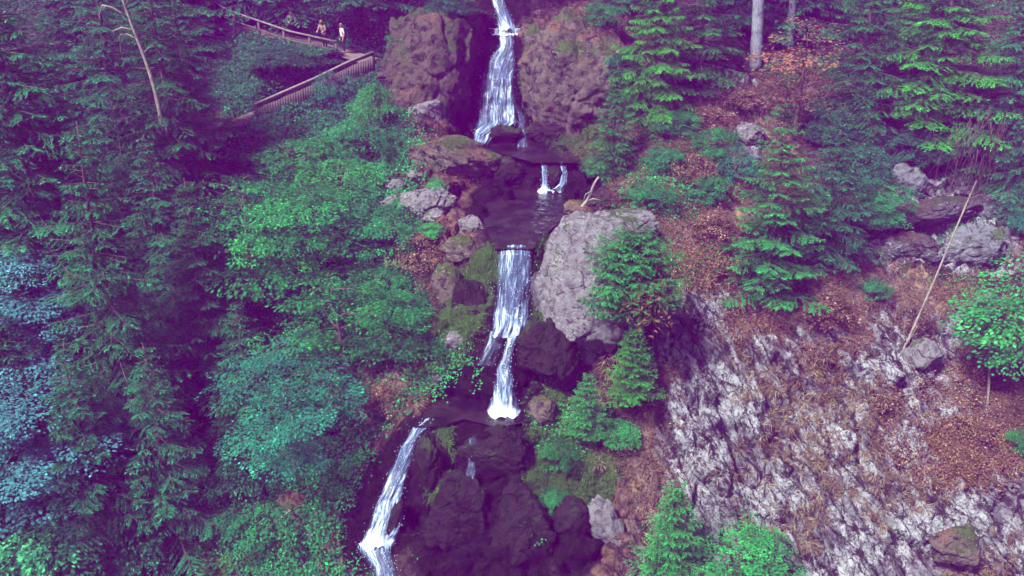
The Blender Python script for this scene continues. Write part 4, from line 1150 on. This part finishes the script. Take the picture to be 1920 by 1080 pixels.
# ------------------------------------------------------------------ people on the upper path
def skin_mesh(name, verts, edges, radii, mat, parent, sub=2):
    me = bpy.data.meshes.new(name); me.from_pydata(verts, edges, []); me.materials.append(mat)
    o = link(name, me, parent)
    md = o.modifiers.new('skin', 'SKIN'); md.use_smooth_shade = True
    for v, r in zip(me.skin_vertices[0].data, radii): v.radius = (r, r)
    me.skin_vertices[0].data[0].use_root = True
    s = o.modifiers.new('sub', 'SUBSURF'); s.levels = sub; s.render_levels = sub
    dg = bpy.context.evaluated_depsgraph_get()
    em = bpy.data.meshes.new_from_object(o.evaluated_get(dg))
    o.modifiers.clear(); o.data = em
    em.polygons.foreach_set('use_smooth', [True] * len(em.polygons))
    return o
def person(px_, py_, Y, face, label, shirt, trousers, hair, lean=.0, arms='rest', long_sleeve=False, skirt=False):
    root = bpy.data.objects.new('person', None); COL.objects.link(root)
    root.location = at(px_, py_, Y); root.rotation_euler = (0, 0, R(face)); root.empty_display_size = .3
    # local: faces -y. joints
    ln = lean
    def up(z): return -ln * max(0, z - .92)
    J = {}
    J['pel'] = (0, up(.95), .95); J['wai'] = (0, up(1.1), 1.10); J['che'] = (0, up(1.32), 1.32); J['nec'] = (0, up(1.48) , 1.48); J['hd0'] = (0, up(1.56) - .01, 1.56); J['hd1'] = (0, up(1.64) - .015, 1.64); J['hd2'] = (0, up(1.72) - .01, 1.72)
    bones = [('pel', 'wai'), ('wai', 'che'), ('che', 'nec'), ('nec', 'hd0'), ('hd0', 'hd1'), ('hd1', 'hd2')]
    rad = {'pel': .13, 'wai': .115, 'che': .14, 'nec': .052, 'hd0': .07, 'hd1': .088, 'hd2': .06}
    for s_, t_ in ((-1, 'l'), (1, 'r')):
        J['hip' + t_] = (s_ * .09, up(.9), .88); J['kne' + t_] = (s_ * .11, -.04 * s_ - .02, .48); J['ank' + t_] = (s_ * .11, .05 - .06 * s_, .08); J['toe' + t_] = (s_ * .13, -.12 - .06 * s_, .035)
        J['sho' + t_] = (s_ * .18, up(1.42), 1.42)
        if arms == 'rail':
            J['elb' + t_] = (s_ * .25, up(1.2) - .16, 1.18); J['wri' + t_] = (s_ * .20, up(1.2) - .38, 1.12); J['han' + t_] = (s_ * .18, up(1.2) - .46, 1.10)
        else:
            J['elb' + t_] = (s_ * .25, up(1.15) + .03, 1.15); J['wri' + t_] = (s_ * .26, up(.9) - .08, .92); J['han' + t_] = (s_ * .25, up(.85) - .11, .84)
        bones += [('pel', 'hip' + t_), ('hip' + t_, 'kne' + t_), ('kne' + t_, 'ank' + t_), ('ank' + t_, 'toe' + t_), ('che', 'sho' + t_), ('sho' + t_, 'elb' + t_), ('elb' + t_, 'wri' + t_), ('wri' + t_, 'han' + t_)]
        rad.update({'hip' + t_: .095, 'kne' + t_: .06, 'ank' + t_: .042, 'toe' + t_: .035, 'sho' + t_: .062, 'elb' + t_: .042, 'wri' + t_: .03, 'han' + t_: .036})
        # fingers and thumb
        h_ = np.array(J['han' + t_]); d_ = h_ - np.array(J['wri' + t_]); d_ /= np.linalg.norm(d_)
        sd_ = np.cross(d_, (0, 0, 1.0) if arms == 'rail' else (0, 1.0, 0)); sd_ /= np.linalg.norm(sd_)
        for fi, (o_, l_) in enumerate(((-.03, .07), (-.01, .085), (.01, .08), (.03, .065))):
            n_ = f'f{fi}{t_}'; J[n_] = tuple(h_ + sd_ * o_ + d_ * .03); J[n_ + 'e'] = tuple(h_ + sd_ * o_ * 1.25 + d_ * (.03 + l_) + np.array([0, 0, -.02]))
            bones += [('han' + t_, n_), (n_, n_ + 'e')]; rad[n_] = .009; rad[n_ + 'e'] = .008
        J['th' + t_] = tuple(h_ - sd_ * .055 * s_ + d_ * .01 + np.array([0, -.02, 0])); bones.append(('wri' + t_, 'th' + t_)); rad['th' + t_] = .010
    def sub(names, bs, k, mat, nm, par):
        names = list(names); ix = {n: i for i, n in enumerate(names)}
        return skin_mesh(nm, [J[n] for n in names], [(ix[a], ix[b]) for a, b in bs if a in ix and b in ix], [rad[n] * k for n in names], mat, par)
    body = sub(J.keys(), bones, 1.0, M['skin'], 'body', root)
    sn = ['pel', 'wai', 'che', 'shol', 'shor', 'elbl', 'elbr'] + (['wril', 'wrir'] if long_sleeve else [])
    sub(sn, bones, 1.16, M[shirt], 'shirt', root)
    sub(['pel', 'hipl', 'hipr', 'knel', 'kner', 'ankl', 'ankr'], bones, 1.15, M[trousers], 'trousers', root)
    hb_ = Bag(); V, Fs = rock_mesh(5, 3, 0, .05)
    hd = np.array(J['hd1']); Vh = V * np.array([.092, .105, .10]) + hd + np.array([0, .022, .03])
    Vh[:, 1] = np.where(Vh[:, 2] < hd[2] + .02, np.maximum(Vh[:, 1], hd[1] + .0), Vh[:, 1])
    hb_.add(Vh, None, Fs); hb_.build('hair', M[hair], root)
    fb = Bag()
    for s_ in (-1, 1):
        fb.add(V * .011 + hd + np.array([s_ * .032, -.082, .0]), None, Fs)
    fb.build('eyes', M['hair'], root)
    nb_ = Bag(); nb_.add(V * np.array([.013, .02, .022]) + hd + np.array([0, -.092, -.03]), None, Fs)
    for s_ in (-1, 1): nb_.add(V * np.array([.012, .022, .03]) + hd + np.array([s_ * .088, .0, -.02]), None, Fs)
    nb_.build('nose_and_ears', M['skin'], root)
    return tag(root, label, 'person', 'walkers on the upper path')
person(645, 99, 57.0, -60, 'person in white shirt and black trousers standing at the end of the rail fence', 'white_cloth', 'black_cloth', 'hair_fair', .12)
person(610, 92, 57.6, -15, 'person in pink top leaning forward over the rail fence', 'pink_cloth', 'black_cloth', 'hair_fair', .45, 'rail')
person(548, 74, 58.6, 20, 'person in grey blue shirt bending at the rail fence, farthest left', 'grey_cloth', 'black_cloth', 'hair', .35, 'rail', True)

# ------------------------------------------------------------------ ground cover (stuff)
def scatter(n, weight, seed):
    rg = np.random.default_rng(seed)
    vis = (PXF > -150) & (PXF < 2070) & (PYF > -120) & (PYF < 1200)
    area = np.outer(np.gradient(SS), np.gradient(XS))
    wv = (weight * vis * area).ravel(); wv /= wv.sum()
    idx = rg.choice(len(wv), n, p=wv)
    P = _P.reshape(-1, 3)[idx] + rg.normal(0, .05, (n, 3)) * np.array([1, .6, .6])
    return P, GNRM.reshape(-1, 3)[idx], idx, rg
def clumps(P, Nn, rg, per, spread, size, hgt, upright, aspect, down=.0, tint_mu=.45):
    n = len(P)
    k = rg.integers(int(per * .6), int(per * 1.4) + 1, n)
    idx = np.repeat(np.arange(n), k); m = len(idx)
    ct_ = rg.normal(0, .16, n)
    off = rg.normal(0, spread, (m, 3)); off -= Nn[idx] * (off * Nn[idx]).sum(1)[:, None]
    B = P[idx] + off + Nn[idx] * (rg.uniform(0, 1, m) ** 1.2 * hgt)[:, None]
    D = off / (np.linalg.norm(off, axis=1)[:, None] + 1e-6) + Nn[idx] * upright + np.array([0, 0, -down]) + rg.normal(0, .3, (m, 3))
    N = Nn[idx] * .6 + np.array([0, -.2, .8]) + rg.normal(0, .35, (m, 3))
    L = size * rg.uniform(.6, 1.4, m)
    return leaf_quads(B, D, N, L, L * aspect, np.clip(tint_mu + ct_[idx] + rg.normal(0, .16, m), 0, 1))
def stuff(name, mat, n, weight, seed, **kw):
    P, Nn, idx, rg = scatter(n, weight, seed)
    V, Q, tn = clumps(P, Nn, rg, **kw)
    o = link(name, mesh_np(name, V, Q, [M[mat]], False, {'tint': tn}))
    return tag(o, kind='stuff')
px, py = PXF + wob * 30, PYF
dry = (1 - np.clip(m_wet * 1.3, 0, 1)) * sstep(25, 60, flow)
patch = sstep(-.1, .35, fbm(gX * .5, gS * .5, gX * 0, 4, 77))
leftw = (1 - sstep(680, 830, px)) * dry
path_free = np.ones(gX.shape)
for nm, Pp in PATHS.items():
    pp = np.array([project(*p)[:2] for p in Pp]); path_free *= sstep(8, 24, seg_dist(PXF, PYF, [tuple(q) for q in pp]))
stuff('undergrowth', 'leaf_green', 9000, leftw * path_free * sstep(180, 320, py) * (1 - .7 * sstep(560, 700, py)) * (.3 + patch) * sstep(380, 520, px), 1, per=13, spread=.22, size=.14, hgt=.35, upright=.5, aspect=.6)
stuff('undergrowth', 'ivy', 9000, leftw * path_free * (.4 + patch) * (1 - sstep(200, 330, py) * .6), 2, per=14, spread=.22, size=.13, hgt=.22, upright=.35, aspect=.75)
stuff('undergrowth', 'ivy', 3500, path_free * (blob(570, 165, 130, 90) + blob(480, 120, 60, 60)), 12, per=16, spread=.2, size=.14, hgt=.25, upright=.35, aspect=.75)
stuff('undergrowth', 'leaf_bright', 2600, path_free * patch * (blob(600, 330, 130, 80) + blob(700, 300, 90, 90) + .4 * blob(780, 680, 100, 60) + .3 * blob(1250, 370, 80, 60) + .3 * blob(1020, 880, 50, 130) + .5 * blob(760, 230, 60, 60)), 3, per=12, spread=.18, size=.12, hgt=.3, upright=.5, aspect=.6)
rightw = sstep(1080, 1200, px) * dry
stuff('dry_grass', 'dry_grass', 7000, dry * m_litter * (1 - .85 * m_rock) * (.25 + patch) * sstep(640, 760, px), 4, per=15, spread=.09, size=.30, hgt=.04, upright=.9, aspect=.09, down=.9)
stuff('dry_grass', 'dry_grass', 2600, rightw * sstep(480, 560, py) * patch * (1 - .6 * m_rock), 5, per=26, spread=.10, size=.26, hgt=.05, upright=1.0, aspect=.09, down=.9, tint_mu=.7)
stuff('fallen_leaves', 'litter', 16000, dry * np.clip(m_litter * 1.2 - .35 * m_rock, 0, 1) * sstep(640, 760, px) * (.04 + patch ** 2), 6, per=9, spread=.22, size=.08, hgt=.05, upright=.15, aspect=.7)
stuff('fallen_leaves', 'litter', 5000, (.1 + patch) * (blob(1820, 800, 140, 110) + blob(1860, 860, 100, 60) + .5 * blob(1300, 480, 90, 60)), 7, per=14, spread=.22, size=.085, hgt=.10, upright=.2, aspect=.7, tint_mu=.65)
stuff('moss_tufts', 'green_grass', 5000, np.clip(m_moss, 0, 1) * (.2 + patch) * sstep(640, 740, px) * sstep(14, 30, flow), 8, per=12, spread=.12, size=.14, hgt=.05, upright=.8, aspect=.16, down=.6)
stuff('undergrowth', 'leaf_green', 5200, rightw * (.03 + patch ** 2) * (1 - sstep(460, 600, py)) , 9, per=10, spread=.2, size=.12, hgt=.25, upright=.5, aspect=.6)

# ------------------------------------------------------------------ violet volume added to lift the shadows to purple
b = NB('violet shadow tint')
pv = b.n('VolumePrincipled', ins={'Color': (.60, .010, .95), 'Density': .0023, 'Anisotropy': 0.0, 'Absorption Color': (1.0, 1.0, 1.0)})
b.t.links.new(pv.outputs[0], b.out.inputs['Volume'])
hz = Bag(); hz.box((0, 38, 24), (240, 140, 76)); ho = hz.build('shadow_tint', b.m, None, False); tag(ho, kind='stuff')
